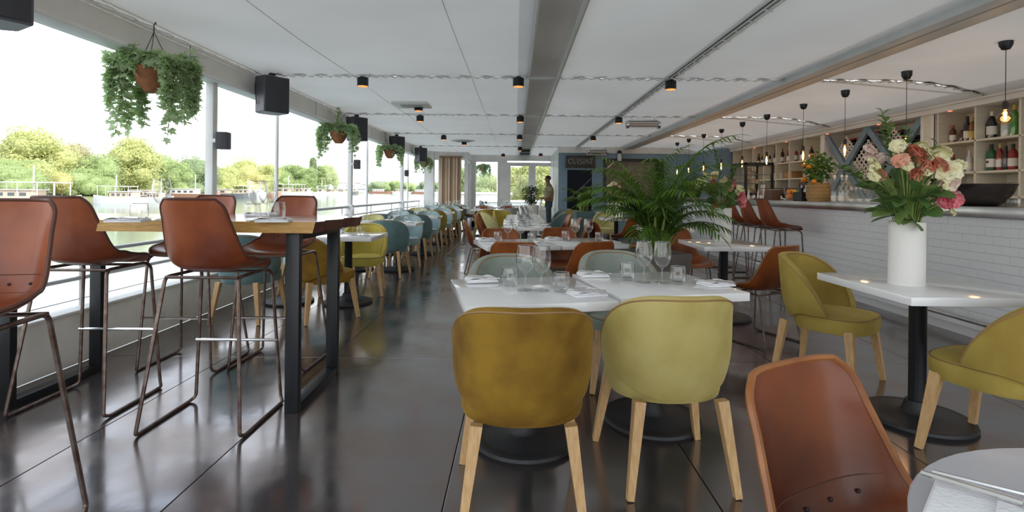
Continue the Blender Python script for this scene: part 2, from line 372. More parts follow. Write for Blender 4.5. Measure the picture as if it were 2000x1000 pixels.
fr.build('door_frame', M_blue, wall_k, smooth=False)
MB().box(2.62, 4.35, KY+.75, KY+.80, .9, 2.5).build('hatch_back', mat('hatch_wood', (.30, .22, .15), .6, c2=(.45, .38, .30), ns=5), wall_k, smooth=False)
MB().cbox(2.62, 4.35, KY-.12, KY+.5, 1.12, 1.16, .005).build('hatch_counter', M_steel, wall_k)
M_teal_cab = mat('teal_cabinet', (0.05, 0.30, 0.34), 0.4)
wb = struct(MB().box(5.25, 6.05, 13.35, 15.2, 0, 2.45).build('wall_blue_return', M_blue, smooth=False))
# CUISINE sign
M_board = mat('slate_board', (0.045, 0.042, 0.04), 0.7, c2=(0.07, 0.065, 0.06), ns=9)
M_chalk = mat('sign_letters', (0.40, 0.36, 0.31), 0.7)
sg = thing('kitchen_sign', 'dark board reading CUISINE above the kitchen doorway', 'sign', at(1134, 316, KY-.06))
MB().cbox(-.435, .435, -.02, .02, -.185, .185, .005).build('board', M_board, sg)
def text_obj(body, size, mat_, parent, loc, name='lettering', rx=PI/2, rz=0.0, ext=0.002):
    cu = bpy.data.curves.new('t', 'FONT'); cu.body = body; cu.size = size; cu.align_x = 'CENTER'; cu.align_y = 'CENTER'; cu.extrude = ext; cu.space_character = 1.12
    o = bpy.data.objects.new('t', cu); COL.objects.link(o)
    bpy.context.view_layer.update(); dg = bpy.context.evaluated_depsgraph_get()
    me = bpy.data.meshes.new_from_object(o.evaluated_get(dg)); bpy.data.objects.remove(o)
    me.materials.clear(); me.materials.append(mat_)
    r = place(name, me, parent, loc); r.rotation_euler = (rx, 0, rz); return r
def serif_letters(word, h, parent, x0, z0, y, m):
    mb = MB(); t = h*0.13; s = h*0.07; x = x0
    def stroke(a, b, w): mb.bar((a[0], y, a[1]), (b[0], y, b[1]), 0.008, w, up=(-(b[1]-a[1]), 0, b[0]-a[0]))
    def rod(a, b, w=t):
        T = Vector((b[0]-a[0], 0, b[1]-a[1])); N = Vector((-T.z, 0, T.x)).normalized()*w/2
        P = [Vector((a[0], y, a[1]))+N, Vector((b[0], y, b[1]))+N, Vector((b[0], y, b[1]))-N, Vector((a[0], y, a[1]))-N]
        mb.add(P+[p+Vector((0, .008, 0)) for p in P], [(0,1,2,3), (7,6,5,4), (0,4,5,1), (1,5,6,2), (2,6,7,3), (3,7,4,0)])
    def arc(cx, cz, rx, rz, a0, a1, w=t, n=10):
        q = [(cx+rx*math.cos(a0+(a1-a0)*i/n), cz+rz*math.sin(a0+(a1-a0)*i/n)) for i in range(n+1)]
        for i in range(n): rod(q[i], q[i+1], w)
    for c in word:
        if c == 'C': w = h*.72; arc(x+w*.55, z0+h/2, w*.5, h/2, PI*.28, PI*1.72); rod((x+w*.88, z0+h*.72), (x+w*.88, z0+h), s); 
        elif c == 'U': w = h*.74; rod((x+w*.12, z0+h*.3), (x+w*.12, z0+h)); rod((x+w*.85, z0+h*.3), (x+w*.85, z0+h), s); arc(x+w*.485, z0+h*.32, w*.365, h*.32, PI, 2*PI); rod((x-w*.02, z0+h), (x+w*.28, z0+h), s); rod((x+w*.7, z0+h), (x+w, z0+h), s)
        elif c == 'I': w = h*.30; rod((x+w/2, z0), (x+w/2, z0+h)); rod((x, z0), (x+w, z0), s); rod((x, z0+h), (x+w, z0+h), s)
        elif c == 'S': w = h*.52; arc(x+w/2, z0+h*.74, w*.42, h*.26, PI*.15, PI*1.5); arc(x+w/2, z0+h*.25, w*.45, h*.25, PI*.5, -PI*.85)
        elif c == 'N': w = h*.78; rod((x+w*.13, z0), (x+w*.13, z0+h), s); rod((x+w*.87, z0), (x+w*.87, z0+h), s); rod((x+w*.13, z0+h), (x+w*.87, z0)); rod((x, z0), (x+w*.26, z0), s); rod((x+w*.74, z0+h), (x+w, z0+h), s)
        elif c == 'E': w = h*.56; rod((x+w*.18, z0), (x+w*.18, z0+h)); rod((x, z0), (x+w, z0), s); rod((x, z0+h), (x+w*.95, z0+h), s); rod((x+w*.18, z0+h*.5), (x+w*.75, z0+h*.5), s); rod((x+w, z0), (x+w, z0+h*.2), s); rod((x+w*.95, z0+h*.82), (x+w*.95, z0+h), s)
        x += w+h*.16
    return mb.build('lettering', m, parent, smooth=False), x
serif_letters('CUISINE', 0.15, sg, -.365, -.06, -.029, M_chalk)
# far end: panel with slatted curtain, side door, glazed end wall
EY = 18.9
we = MB()
we.box(-3.3, 1.3, EY, EY+.12, 2.42, 2.80)
we.box(-1.62, -1.50, EY, EY+.12, 0, 2.42); we.box(-0.64, -0.32, EY, EY+.12, 0, 2.42); we.box(0.90, 1.30, EY, EY+.12, 0, 2.42) if False else None
we.box(1.50, 1.60, EY, EY+.12, 0, 2.42)
we.box(-1.62, 1.6, EY, EY+.12, 0, 0.18)
wall_end = struct(we.build('wall_end', M_white, smooth=False))
MB().box(-3.3, 1.6, EY+.12, EY+1.0, 2.585, 2.66).build('eave', M_white, wall_end, smooth=False)
def window(n, x0, x1, z0, z1, y, fw=.07):
    m = MB()
    m.cbox(x0, x0+fw, y-.03, y+.06, z0, z1, .005).cbox(x1-fw, x1, y-.03, y+.06, z0, z1, .005).cbox(x0+fw, x1-fw, y-.03, y+.06, z0, z0+fw, .005).cbox(x0+fw, x1-fw, y-.03, y+.06, z1-fw, z1, .005)
    w = struct(m.build('window_%d' % n, M_white)); MB().box(x0+fw, x1-fw, y+.012, y+.02, z0+fw, z1-fw).build('pane', M_pane, w, smooth=False); return w
window(1, -1.52, -0.62, 0.18, 2.42, EY+.02, .05)
def door(n, x0, x1, hx):
    y = EY+.02
    m = MB(); fw = .13; z0, z1 = .02, 2.36
    m.cbox(x0, x0+fw, y-.03, y+.04, z0, z1, .006).cbox(x1-fw, x1, y-.03, y+.04, z0, z1, .006).cbox(x0+fw, x1-fw, y-.03, y+.04, z0, z0+.75, .006).cbox(x0+fw, x1-fw, y-.03, y+.04, z1-.13, z1, .006)
    d = struct(m.build('door_%d' % n, M_white)); MB().box(x0+fw, x1-fw, y, y+.008, z0+.75, z1-.13).build('pane', M_pane, d, smooth=False)
    MB().tube([(hx, y-.03, 1.0), (hx, y-.08, 1.0), (hx, y-.08, 1.25), (hx, y-.03, 1.25)], .012, 6, fil=.02).build('door_handle', M_chrome, d)
door(1, -0.32, 0.60, 0.53); door(2, 0.60, 1.50, 0.68)
wf = MB()
wf.box(-3.10, -2.78, 17.3, 17.42, 0, 2.63); wf.box(-2.78, -1.62, 17.34, 17.42, 2.38, 2.63); wf.box(-1.74, -1.62, 17.3, 18.9, 2.38, 2.63); wf.box(-1.74, -1.62, 17.3, 17.42, 0, 2.38)
wf.box(-1.74, -1.62, 18.7, 18.9, 0, 2.38)
wall_front = struct(wf.build('wall_front', M_white, smooth=False))
window(2, -2.80, -2.58, 0.35, 2.38, 17.36, .045)
m = MB(); m.cbox(-1.72, -1.65, 17.42, 17.52, 0, 2.38, .005).cbox(-1.72, -1.65, 18.60, 18.70, 0, 2.38, .005).cbox(-1.72, -1.65, 17.52, 18.6, 2.26, 2.38, .005).cbox(-1.72, -1.65, 17.52, 18.6, 0, .3, .005)
d3 = struct(m.build('door_3', M_white)); MB().box(-1.69, -1.68, 17.52, 18.6, .3, 2.26).build('pane', M_pane, d3, smooth=False)
MB().tube([(-1.65, 17.6, .95), (-1.58, 17.6, .95), (-1.58, 17.6, 1.3), (-1.65, 17.6, 1.3)], .014, 6, fil=.03).build('door_handle', M_white, d3)
cu = thing('slat_curtain', 'vertical wooden slat curtain in tan and brown stripes before the far white corner', 'curtain', (-2.56, 17.28, 0))
M_sl = [mat('slat_%d' % i, c, .6) for i, c in enumerate(((0.50, 0.36, 0.24), (0.72, 0.62, 0.48), (0.30, 0.17, 0.10), (0.62, 0.50, 0.37)))]
for k in range(17):
    x = .015+k*.043
    MB().cbox(x-.0235, x+.0235, -.02-(.03 if k % 2 else 0), .0-(.03 if k % 2 else 0), .05, 2.42, .003).build('slat', M_sl[(k*7+k//3) % 4], cu)
MB().cbox(-.02, .74, -.07, .03, 2.40, 2.46, .006).build('curtain_rail', M_sl[2], cu)
# ================================================================== FURNITURE
def sstep(a, b, x):
    t = min(1, max(0, (x-a)/(b-a))); return t*t*(3-2*t)
# ---------------- velvet barrel chair (faces +y, origin on floor under the seat)
BT = math.radians(108)
def b_top(t):
    d = abs(math.degrees(t)); return 0.838-0.345*(d/108)**3.2
def b_pt(t, z, off):
    k = 1-0.15*max(0, (0.60-z)/0.21)**2; a = 0.288*k-off; b = 0.275*k-off
    return Vector((a*math.sin(t), -b*math.cos(t)-(z-0.40)*0.10*max(0, math.cos(t)), z))
def b_section(t):
    zt = b_top(t); zb = 0.388+0.075*sstep(18, 80, abs(math.degrees(t))); th = 0.055; pts = []
    for i in range(11): pts.append(b_pt(t, zb+(zt-.02-zb)*i/10, 0))
    for i in range(1, 6):
        a = PI*i/6; pts.append(b_pt(t, zt-.02+.02*math.sin(a), th*(1-math.cos(a))/2))
    for i in range(7): pts.append(b_pt(t, zt-.02-max(.01, zt-.02-max(zb, .43))*i/6, th))
    return pts
_bm = {}
def chair_meshes():
    if _bm: return
    N = 44; secs = [b_section(-BT+2*BT*i/N) for i in range(N+1)]; m = len(secs[0]); mb = MB()
    vs = [p for s in secs for p in s]; fs = []
    for i in range(N):
        for j in range(m-1): fs.append((i*m+j, i*m+j+1, (i+1)*m+j+1, (i+1)*m+j))
        fs.append((i*m+m-1, i*m, (i+1)*m, (i+1)*m+m-1))
    fs.append(tuple(range(m))[::-1]); fs.append(tuple(N*m+j for j in range(m)))
    _bm['back'] = mb.add(vs, fs)
    pm = MB()
    for off, dz in ((0.001, -.016), (0.054, -.016)):
        pm.tube([b_pt(-BT+2*BT*i/N, b_top(-BT+2*BT*i/N)+dz, off) + Vector((0, 0, .002)) for i in range(N+1)], 0.0042, 5)
    _bm['bpipe'] = pm
    # seat cushion
    def plan(a):
        c, s = math.cos(a), math.sin(a); e = 0.62 if s > 0 else 0.9
        return (0.250*math.copysign(abs(c)**e, c), 0.005+(0.275 if s > 0 else 0.200)*math.copysign(abs(s)**e, s))
    n = 40; rows = [(0.90, .355), (0.97, .362), (0.995, .385), (1.0, .42), (0.995, .447), (0.965, .461), (0.80, .470), (0.5, .476), (0.02, .478)]
    vs = []; fs = []
    for sc, z in rows:
        for k in range(n):
            x, y = plan(2*PI*k/n); vs.append((x*sc, y*sc, z))
    for j in range(len(rows)-1):
        for k in range(n): k2 = (k+1) % n; fs.append((j*n+k, j*n+k2, (j+1)*n+k2, (j+1)*n+k))
    fs.append(tuple(range(n))[::-1]); fs.append(tuple((len(rows)-1)*n+k for k in range(n)))
    _bm['seat'] = MB().add(vs, fs)
    _bm['spipe'] = MB().tube([(plan(2*PI*k/n)[0]*.985, plan(2*PI*k/n)[1]*.985, .457) for k in range(n)], .0042, 5, closed=True)
def chair_leg(x, y):
    f = 1 if y > 0 else -1
    return MB().bar((x*.78, y*.80, .385), (x, y, 0.003), .046, .050, up=(0, 1, 0), w2=.028, h2=.030)
_cm = {}
def make_barrel(col):
    def mk():
        chair_meshes()
        r = thing('barrel_chair', '', 'chair')
        if 'legs' not in _cm:
            _cm['legs'] = [chair_leg(x, y).mesh('leg', M_oak) for x, y in ((-.262, .245), (.262, .245), (-.225, -.265), (.225, -.265))]
            _cm['bp'] = _bm['bpipe'].mesh('piping', M_pipe, True); _cm['sp'] = _bm['spipe'].mesh('piping', M_pipe, True)
        b = place('backrest', _bm['back'].mesh('backrest', V[col], True), r); place('piping', _cm['bp'], b)
        s = place('seat', _bm['seat'].mesh('seat', V[col], True), r); place('piping', _cm['sp'], s)
        for lm in _cm['legs']: place('leg', lm, r)
        return r
    return Proto(mk)
BARREL = {k: make_barrel(k) for k in V}
# ---------------- leather bucket shell shared by low chairs and bar stools
PROF = [(-.262, .385), (-.250, .345), (-.232, .27), (-.212, .18), (-.190, .095), (-.155, .035), (-.095, .004), (-.02, -.008), (.07, -.006), (.15, .0), (.205, -.004), (.228, -.022)]
HALF = [.128, .160, .172, .187, .201, .212, .220, .222, .218, .208, .192, .168]
CURL = [.022, .034, .050, .068, .084, .095, .088, .068, .048, .034, .022, .010]
CDIR = [0, 0, 2, 5, 10, 24, 46, 68, 82, 88, 90, 90]
def cat(L, s):
    n = len(L)-1; f = min(n-1e-6, max(0, s*n)); i = int(f); t = f-i
    g = lambda k: L[min(n, max(0, k))]
    a, b, c, d = g(i-1), g(i), g(i+1), g(i+2)
    h = lambda a, b, c, d: .5*(2*b+(c-a)*t+(2*a-5*b+4*c-d)*t*t+(3*b-a-3*c+d)*t**3)
    return tuple(h(p, q, r, u) for p, q, r, u in zip(a, b, c, d)) if isinstance(b, tuple) else h(a, b, c, d)
def shell_pt(u, s):
    y, z = cat(PROF, s); y2, z2 = cat(PROF, min(1, s+.01)); y1, z1 = cat(PROF, max(0, s-.01))
    T = Vector((0, y2-y1, z2-z1)).normalized(); Nn = Vector((0, -T.z, T.y))       # towards the sitter
    w = cat(HALF, s); c = cat(CURL, s)
    ph = math.radians(cat(CDIR, s))
    return Vector((w*u, y, z))+Vector((0, math.cos(ph), math.sin(ph)))*(c*abs(u)**3.4)
def shell_mesh(m1):
    nu, nv = 22, 40; th = .007; mb = MB()
    G = [[shell_pt(-1+2*i/nu, j/nv) for i in range(nu+1)] for j in range(nv+1)]
    def nrm(j, i):
        a = G[j][min(i+1, nu)]-G[j][max(i-1, 0)]; b = G[min(j+1, nv)][i]-G[max(j-1, 0)][i]; return a.cross(b).normalized()
    A = [G[j][i] for j in range(nv+1) for i in range(nu+1)]; B = [G[j][i]+nrm(j, i)*th for j in range(nv+1) for i in range(nu+1)]
    k = nu+1; o = len(A); fs = []
    for j in range(nv):
        for i in range(nu):
            fs.append((j*k+i, j*k+i+1, (j+1)*k+i+1, (j+1)*k+i)); fs.append((o+j*k+i, o+(j+1)*k+i, o+(j+1)*k+i+1, o+j*k+i+1))
    ring = [i for i in range(k)]+[j*k+nu for j in range(1, nv+1)]+[nv*k+i for i in range(nu-1, -1, -1)]+[j*k for j in range(nv-1, 0, -1)]
    for a, b in zip(ring, ring[1:]+ring[:1]): fs.append((a, b, o+b, o+a))
    mb.add(A+B, fs); me = mb.mesh('shell', m1, True)
    rim = MB().tube([(A[i]+B[i])/2 for i in ring], .0085, 6, closed=True)
    seam = MB()
    for s in (.345, .43): seam.tube([shell_pt(-.97+1.94*i/20, s)+Vector((0, .008, .001)) for i in range(21)], .0016, 4)
    riv = [shell_pt(u, .388)+Vector((0, .010, .003)) for u in (-.55, -.18, .18, .55)]
    return me, rim, seam, riv
_sh = {}
def shell_parts(root, z, mt, rm):
    k = mt.name
    if k not in _sh:
        me, rim, seam, riv = shell_mesh(mt); _sh[k] = (me, rim.mesh('rim', rm, True), seam.mesh('stitching', M_rim, True), riv); _sh['rivet'] = MB().sphere((0, 0, 0), .0055, 8, 6, (1, .7, 1)).mesh('rivet', M_black, True)
    a = place('shell', _sh[k][0], root, (0, 0, z)); a.scale = (1.0 if z > .6 else 1.22, 1, 1)
    place('rim', _sh[k][1], a); place('stitching', _sh[k][2], a, kind='stuff')
    for q_ in _sh[k][3]: place('rivet', _sh['rivet'], a, q_)
def sled(s, h, fx, fy, r):
    return MB().tube([(s*.185, .10, h-.022), (s*.19, -.13, h-.022), (s*(fx-.01), -fy, .012+r), (s*fx, -fy+.03, r), (s*fx, fy-.02, r), (s*(fx-.02), fy, .03), (s*.205, fy-.03, h-.05), (s*.195, fy-.06, h-.022), (s*.185, .10, h-.022)], r, 7, fil=.035)
def make_leather(h, mt, rm, stool):
    def mk():
        r = thing('bar_stool' if stool else 'leather_chair', '', 'stool' if stool else 'chair')
        shell_parts(r, h, mt, rm)
        fx, fy = (.27, .235) if stool else (.245, .225); rr = .0095 if stool else .008
        for s in (-1, 1): sled(s, h, fx, fy, rr).build('sled_leg', M_rod, r)
        for yy in (-.13, .10): MB().tube([(-.19, yy, h-.024), (.19, yy, h-.024)], rr*.9, 6).build('seat_rod', M_rod, r)
        if stool: MB().tube([(-.238, .213, .37), (.238, .213, .37)], .0085, 7).build('footrest', M_chrome, r)
        return r
    return Proto(mk)
STOOL = make_leather(.815, M_leather_d, M_rim, True); LCHAIR = make_leather(.445, M_leather, M_rim_o, False)
# ---------------- pedestal table
def make_table(w, d, top=M_tabletop):
    def mk():
        r = thing('pedestal_table', '', 'table')
        MB().cbox(-w/2, w/2, -d/2, d/2, .717, .76, .003).build('tabletop', top, r)
        MB().lathe([(.0, .717), (.16, .717), (.16, .705), (.05, .695), (.042, .68), (.042, .06)], 20, cap=False).build('column', M_black, r)
        MB().lathe([(.0, .0), (.262, .0), (.268, .012), (.262, .026), (.240, .031), (.232, .028), (.20, .034), (.085, .042), (.075, .05), (.066, .075), (.058, .10), (.055, .11), (.0, .11)], 36, cap=False).build('base', M_iron, r)
        return r
    return Proto(mk)
TABLE = make_table(.70, .70); TABLE8 = make_table(.68, .78)
# ---------------- tableware
def make_wine():
    r = thing('wine_glass', '', 'glass')
    o = [(.0, .0), (.034, .0), (.035, .002), (.012, .007), (.0045, .013), (.0042, .066), (.007, .074), (.024, .086), (.037, .106), (.0425, .128), (.041, .158), (.0345, .196)]
    i = [(.0335, .196), (.040, .158), (.0415, .128), (.036, .107), (.023, .088), (.0, .080)]
    MB().lathe(o[:7], 18, cap=False).build('stem', M_glass, r); MB().lathe(o[6:]+i, 18, cap=False).build('bowl', M_glass, r)
    for R_, z_ in ((.034, .196), (.0345, .0018)): MB().tube([(R_*math.cos(2*PI*k/20), R_*math.sin(2*PI*k/20), z_) for k in range(20)], .0011, 4, closed=True).build('rim', M_grim, r)
    return r
def make_tumbler():
    r = thing('tumbler', '', 'glass')
    o = [(.0, .0), (.030, .0), (.036, .006), (.0415, .03), (.043, .055), (.041, .080), (.0385, .096)]; i = [(.0375, .096), (.040, .08), (.0415, .055), (.039, .03), (.032, .014), (.0, .013)]
    MB().lathe(o, 20, cap=False).build('wall', M_glass, r); MB().lathe(i[::-1], 20, cap=False).build('inner_wall', M_glass, r)
    for R_, z_ in ((.038, .096), (.033, .004)): MB().tube([(R_*math.cos(2*PI*k/20), R_*math.sin(2*PI*k/20), z_) for k in range(20)], .0013, 4, closed=True).build('rim', M_grim, r)
    return r
def fork_pts(): 
    m = MB(); m.tube([(0, -.09, .004), (0, .0, .007), (0, .045, .005)], .0032, 6, taper=.8); m.box(-.011, .011, .045, .062, .003, .0055)
    for k in range(4): m.box(-.011+k*.0063, -.0082+k*.0063, .062, .100, .0035, .006)
    return m
def knife_pts():
    m = MB(); m.tube([(0, -.10, .004), (0, .0, .005)], .0042, 6); m.add([(-.002, 0, .003), (.009, 0, .003), (.009, .09, .003), (-.002, .11, .003), (-.002, 0, .006), (.009, 0, .005), (.009, .09, .005), (-.002, .11, .006)], [(3,2,1,0), (4,5,6,7), (0,1,5,4), (1,2,6,5), (2,3,7,6), (3,0,4,7)]); return m
def make_napkin():
    r = thing('folded_napkin', '', 'napkin')
    def fn(u, v): 
        e = min(u, 1-u)*2; return (-.085+.17*u+.004*math.sin(v*9), -.058+.116*v, .012+.012*math.sin(PI*min(1, e*1.1))**.5*(1 if e > 0 else 0)*(0.8+.3*math.sin(u*7+v*3)))
    m = MB(); m.cbox(-.085, .085, -.058, .058, .0, .010, .004); m.grid(fn, 14, 8); m.cbox(-.075, .08, -.05, .055, .010, .017, .003); m.build('cloth', M_napkin, r); return r
def make_cutlery():
    r = thing('cutlery_pair', '', 'cutlery')
    f = fork_pts().build('fork', M_chrome, r); f.location = (.012, 0, 0); f.rotation_euler = (0, 0, .12)
    k = knife_pts().build('knife', M_chrome, r); k.location = (-.015, 0, 0); k.rotation_euler = (0, 0, -.08); return r
WINE, TUMB, NAPK, CUTL = Proto(make_wine), Proto(make_tumbler), Proto(make_napkin), Proto(make_cutlery)
def setting(cx, cy, rz, z, where, grp, light=False):
    M = Matrix.Translation((cx, cy, z)) @ Matrix.Rotation(rz, 4, 'Z')
    def q(x, y): return M @ Vector((x, y, 0))
    for w, (x, y) in zip(('left', 'right'), ((-.06, .06), (.05, -.02))): WINE.put(w+' wine glass of the pair on the '+where, q(x, y), 0, 'wine glasses on the '+grp)
    for w, (x, y) in zip(('left', 'right'), ((-.15, .10), (.15, -.06))): TUMB.put('water tumbler '+w+' of the wine glasses on the '+where, q(x, y), 0, 'tumblers on the '+grp)
    for w, (x, y, a) in zip(('back', 'front'), ((-.23, .24, PI), (.20, -.24, 0.0))):
        NAPK.put('folded napkin at the '+w+' edge of the '+where, q(x, y), rz+a, 'napkins on the '+grp)
        if not light: CUTL.put('fork and knife at the '+w+' edge of the '+where, q(x, y)+Vector((0, 0, .019)), rz+a+.5, 'cutlery on the '+grp)

# ================================================================== PLACEMENT: high table and its stools
M_wood_f = mat('table_ash', (0.60, 0.36, 0.11), .4, c2=(0.45, 0.24, 0.06), ns=16, stretch=(1, 6, 14))
M_wood_t = mat('table_top_wood', (0.30, 0.17, 0.13), .16, c2=(0.22, 0.11, 0.09), ns=10, stretch=(1, 7, 1), coat=.4)
M_bark = mat('table_bark', (0.12, 0.045, 0.03), .55, c2=(0.07, 0.03, 0.02), ns=20, bump=.5, bs=25)
ht = thing('high_table', 'tall wooden slab table on black steel frames beside the river parapet', 'table', (-2.08, 3.2, 0))
tp = MB(); n = 14
vs = []
for k in range(n+1):
    v = -.38+.76*k/n; wob = .018*math.sin(k*1.3)+.012*math.sin(k*2.9+1)
    xr = .965+.06*(k/n)+wob; xl = -.97-wob
    vs += [(xl, v, 1.013), (xr-.012, v, 1.013), (xr+.004, v, 1.075), (xl, v, 1.075)]
for k in range(n):
    a, b = k*4, (k+1)*4
    tp.add([vs[a], vs[a+1], vs[b+1], vs[b]], [(0, 1, 2, 3)], 0); tp.add([vs[a+3], vs[a+2], vs[b+2], vs[b+3]], [(0, 1, 2, 3)], 1)
    tp.add([vs[a+1], vs[a+2], vs[b+2], vs[b+1]], [(0, 1, 2, 3)], 2); tp.add([vs[a], vs[a+3], vs[b+3], vs[b]], [(0, 1, 2, 3)], 2)
tp.add(vs[:4], [(0, 1, 2, 3)], 0); tp.add(vs[-4:], [(0, 1, 2, 3)], 0)
o = tp.build('slab', [M_wood_f, M_wood_t, M_bark], ht, smooth=False)
for sx, xx in ((-1, -.78), (1, .835)):
    m = MB(); ya, yb = -.335, .335
    m.cbox(xx-.038, xx+.038, ya, ya+.045, 0, 1.013, .003).cbox(xx-.038, xx+.038, yb-.045, yb, 0, 1.013, .003).cbox(xx-.038, xx+.038, ya+.045, yb-.045, 0, .045, .003).cbox(xx-.038, xx+.038, ya+.045, yb-.045, .97, 1.013, .003)
    m.build('leg_frame', M_black, ht)
MB().cbox(-.74, .80, -.03, .03, .985, 1.013, .003).build('cross_beam', M_black, ht)
STOOL.put('brown leather bar stool at near side of the high table, close to its right end', (-1.625, 2.79, 0), 0)
STOOL.put('brown leather bar stool at near side of the high table, next to the parapet', (-2.475, 2.99, 0), 0.02)
STOOL.put('brown leather bar stool seen from its seat side, cut off by the left photo edge', (-1.86, 1.70, 0), math.radians(190))
STOOL.put('brown leather bar stool behind the high table, nearer the parapet', (-2.30, 3.70, 0), PI)
STOOL.put('brown leather bar stool behind the high table, at its right end', (-1.70, 3.74, 0), PI-.03)
hz = 1.0755
for px, py in ((292, 428),): WINE.put('wine glass on the high table behind the leftmost whole stool', onz(296, 431, hz)+Vector((0, .08, 0)), 0, sc=1.15)
TUMB.put('tumbler beside a lone wine glass at the left half of the high table', onz(272, 433, hz))
WINE.put('left wine glass of the close pair on the high table', onz(503, 431, hz)); WINE.put('right wine glass of the close pair on the high table', onz(522, 429, hz))
TUMB.put('tumbler in front of the right-hand stool back on the high table', onz(540, 431, hz), 0, sc=1.1); TUMB.put('tumbler left of the glass pair on the high table', onz(493, 432, hz))
for px, lab in ((255, 'left'), (540, 'right')):
    p = onz(px-5, 433.5, hz); NAPK.put('folded napkin on the %s half of the high table' % lab, p, .2); CUTL.put('fork and knife on the napkin at the %s half of the high table' % lab, p+Vector((0, 0, .019)), 1.3)
NAPK.put('folded napkin at the back of the high table left of the glass pair', (-1.70, 3.42, hz), PI-.2)

# ================================================================== centre group 1 (front)
RZ1 = math.radians(12.5)
TABLE.put('white square pedestal table in the foreground, left of the joined pair', (.06, 2.60, 0), RZ1)
TABLE.put('white square pedestal table in the foreground, right of the joined pair', (.765, 2.835, 0), RZ1)
BARREL['mustard'].put('dark mustard velvet barrel chair in the front centre, back to the viewer', (.035, 2.12, 0), .02)
BARREL['lime'].put('pale lime velvet barrel chair in the front centre, right of the mustard one', (.69, 2.36, 0), .05)
BARREL['sage'].put('grey sage velvet chair behind the left foreground table', (-.01, 3.18, 0), PI+.16)
BARREL['sage'].put('grey sage velvet chair behind the right foreground table', (.72, 3.46, 0), PI+.12)
tz = .7605
for nm, lst in (('left', ((940, 549, 'N', 3.4), (996, 559, 'T', 0), (1026, 567, 'W', 0), (1057, 568, 'W', 0), (1096, 570, 'T', 0), (1146, 576, 'N', .35))), ('right', ((1158, 539, 'N', 3.3), (1225, 547, 'T', 0), (1257, 552, 'W', 0), (1293, 553, 'W', 0), (1324, 555, 'T', 0), (1398, 557, 'N', .3)))):
    cnt = {'W': 0, 'T': 0, 'N': 0}
    for px, py, k, a in lst:
        p = onz(px, py, tz); w = ('left', 'right')[cnt[k]]; cnt[k] += 1
        if k == 'N':
            far = ('back', 'front')[cnt[k]-1]
            NAPK.put('folded napkin at the %s edge of the %s foreground table' % (far, nm), p, a); CUTL.put('fork and knife on the napkin at the %s edge of the %s foreground table' % (far, nm), p+Vector((0, 0, .019)), a+.9)
        elif k == 'W': WINE.put('%s wine glass of the pair on the %s foreground table' % (w, nm), p, 0)
        else: TUMB.put('tumbler %s of the wine glasses on the %s foreground table' % (w, nm), p, 0)
# ================================================================== right foreground
TABLE8.put('white pedestal table holding the big flower vase at the right', (2.27, 2.88, 0), 0)
BARREL['olive'].put('olive yellow velvet chair behind the big flower vase table, seat toward the viewer', (2.16, 3.52, 0), math.radians(218))
BARREL['olive'].put('olive yellow velvet chair at the right photo edge, back to the viewer', (2.36, 2.44, 0), math.radians(26))
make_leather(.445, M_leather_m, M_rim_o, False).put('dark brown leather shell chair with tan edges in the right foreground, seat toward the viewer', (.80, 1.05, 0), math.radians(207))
rt = thing('round_table', 'grey round table cut off by the lower right photo corner', 'table', (1.0, .56, 0))
MB().lathe([(0, .717), (.445, .717), (.45, .722), (.45, .755), (.447, .758), (0, .758)], 56, cap=False).build('tabletop', M_greytop, rt)
MB().lathe([(.12, .717), (.042, .69), (.042, .05)], 18, cap=False).build('column', M_black, rt)
MB().lathe([(0, 0), (.25, 0), (.25, .02), (.07, .045), (.05, .1), (0, .1)], 30, cap=False).build('base', M_iron, rt)
# big napkin roll with cutlery on it
nk = thing('folded_napkin', 'white folded napkin under cutlery on the grey round table', 'napkin', (.728, .742, .7585), math.radians(-46))
m = MB(); m.cbox(-.10, .12, -.10, .10, 0, .012, .005); m.cbox(-.095, .12, -.094, .09, .012, .023, .005); m.cbox(-.02, .12, -.09, .07, .023, .030, .003); m.build('cloth', M_napkin, nk)
cu2 = thing('cutlery_pair', 'steel fork and knife lying on the napkin of the grey round table', 'cutlery', (.770, .772, .789), math.radians(-135))
f = fork_pts().build('fork', M_chrome, cu2); f.location = (-.016, .0, 0); f.scale = (1.1, 1.2, 1.1); f.rotation_euler = (0, 0, .10)
k = knife_pts().build('knife', M_chrome, cu2); k.location = (.012, .0, 0); k.scale = (1.1, 1.2, 1.1)
# ================================================================== centre group 2
RZ2 = math.radians(15)
TABLE.put('white square table of the second centre row, left of the joined pair', (.00, 5.02, 0), RZ2)
TABLE.put('white square table of the second centre row, right of the joined pair', (.69, 5.21, 0), RZ2)
LCHAIR.put('orange leather chair behind the left foreground table with its back to the viewer', (.02, 4.52, 0), -.1)
LCHAIR.put('orange leather chair behind the right foreground table, turned slightly left', (.60, 4.62, 0), .45)
LCHAIR.put('orange leather chair at the far side of the second centre table row, left', (-.14, 5.62, 0), PI+.15)
LCHAIR.put('orange leather chair at the far side of the second centre table row, right', (.56, 5.86, 0), PI+.2)
setting(.00, 5.02, RZ2, tz, 'left table of the second centre row', 'left table of the second centre row')
setting(.69, 5.21, RZ2, tz, 'right table of the second centre row', 'right table of the second centre row')
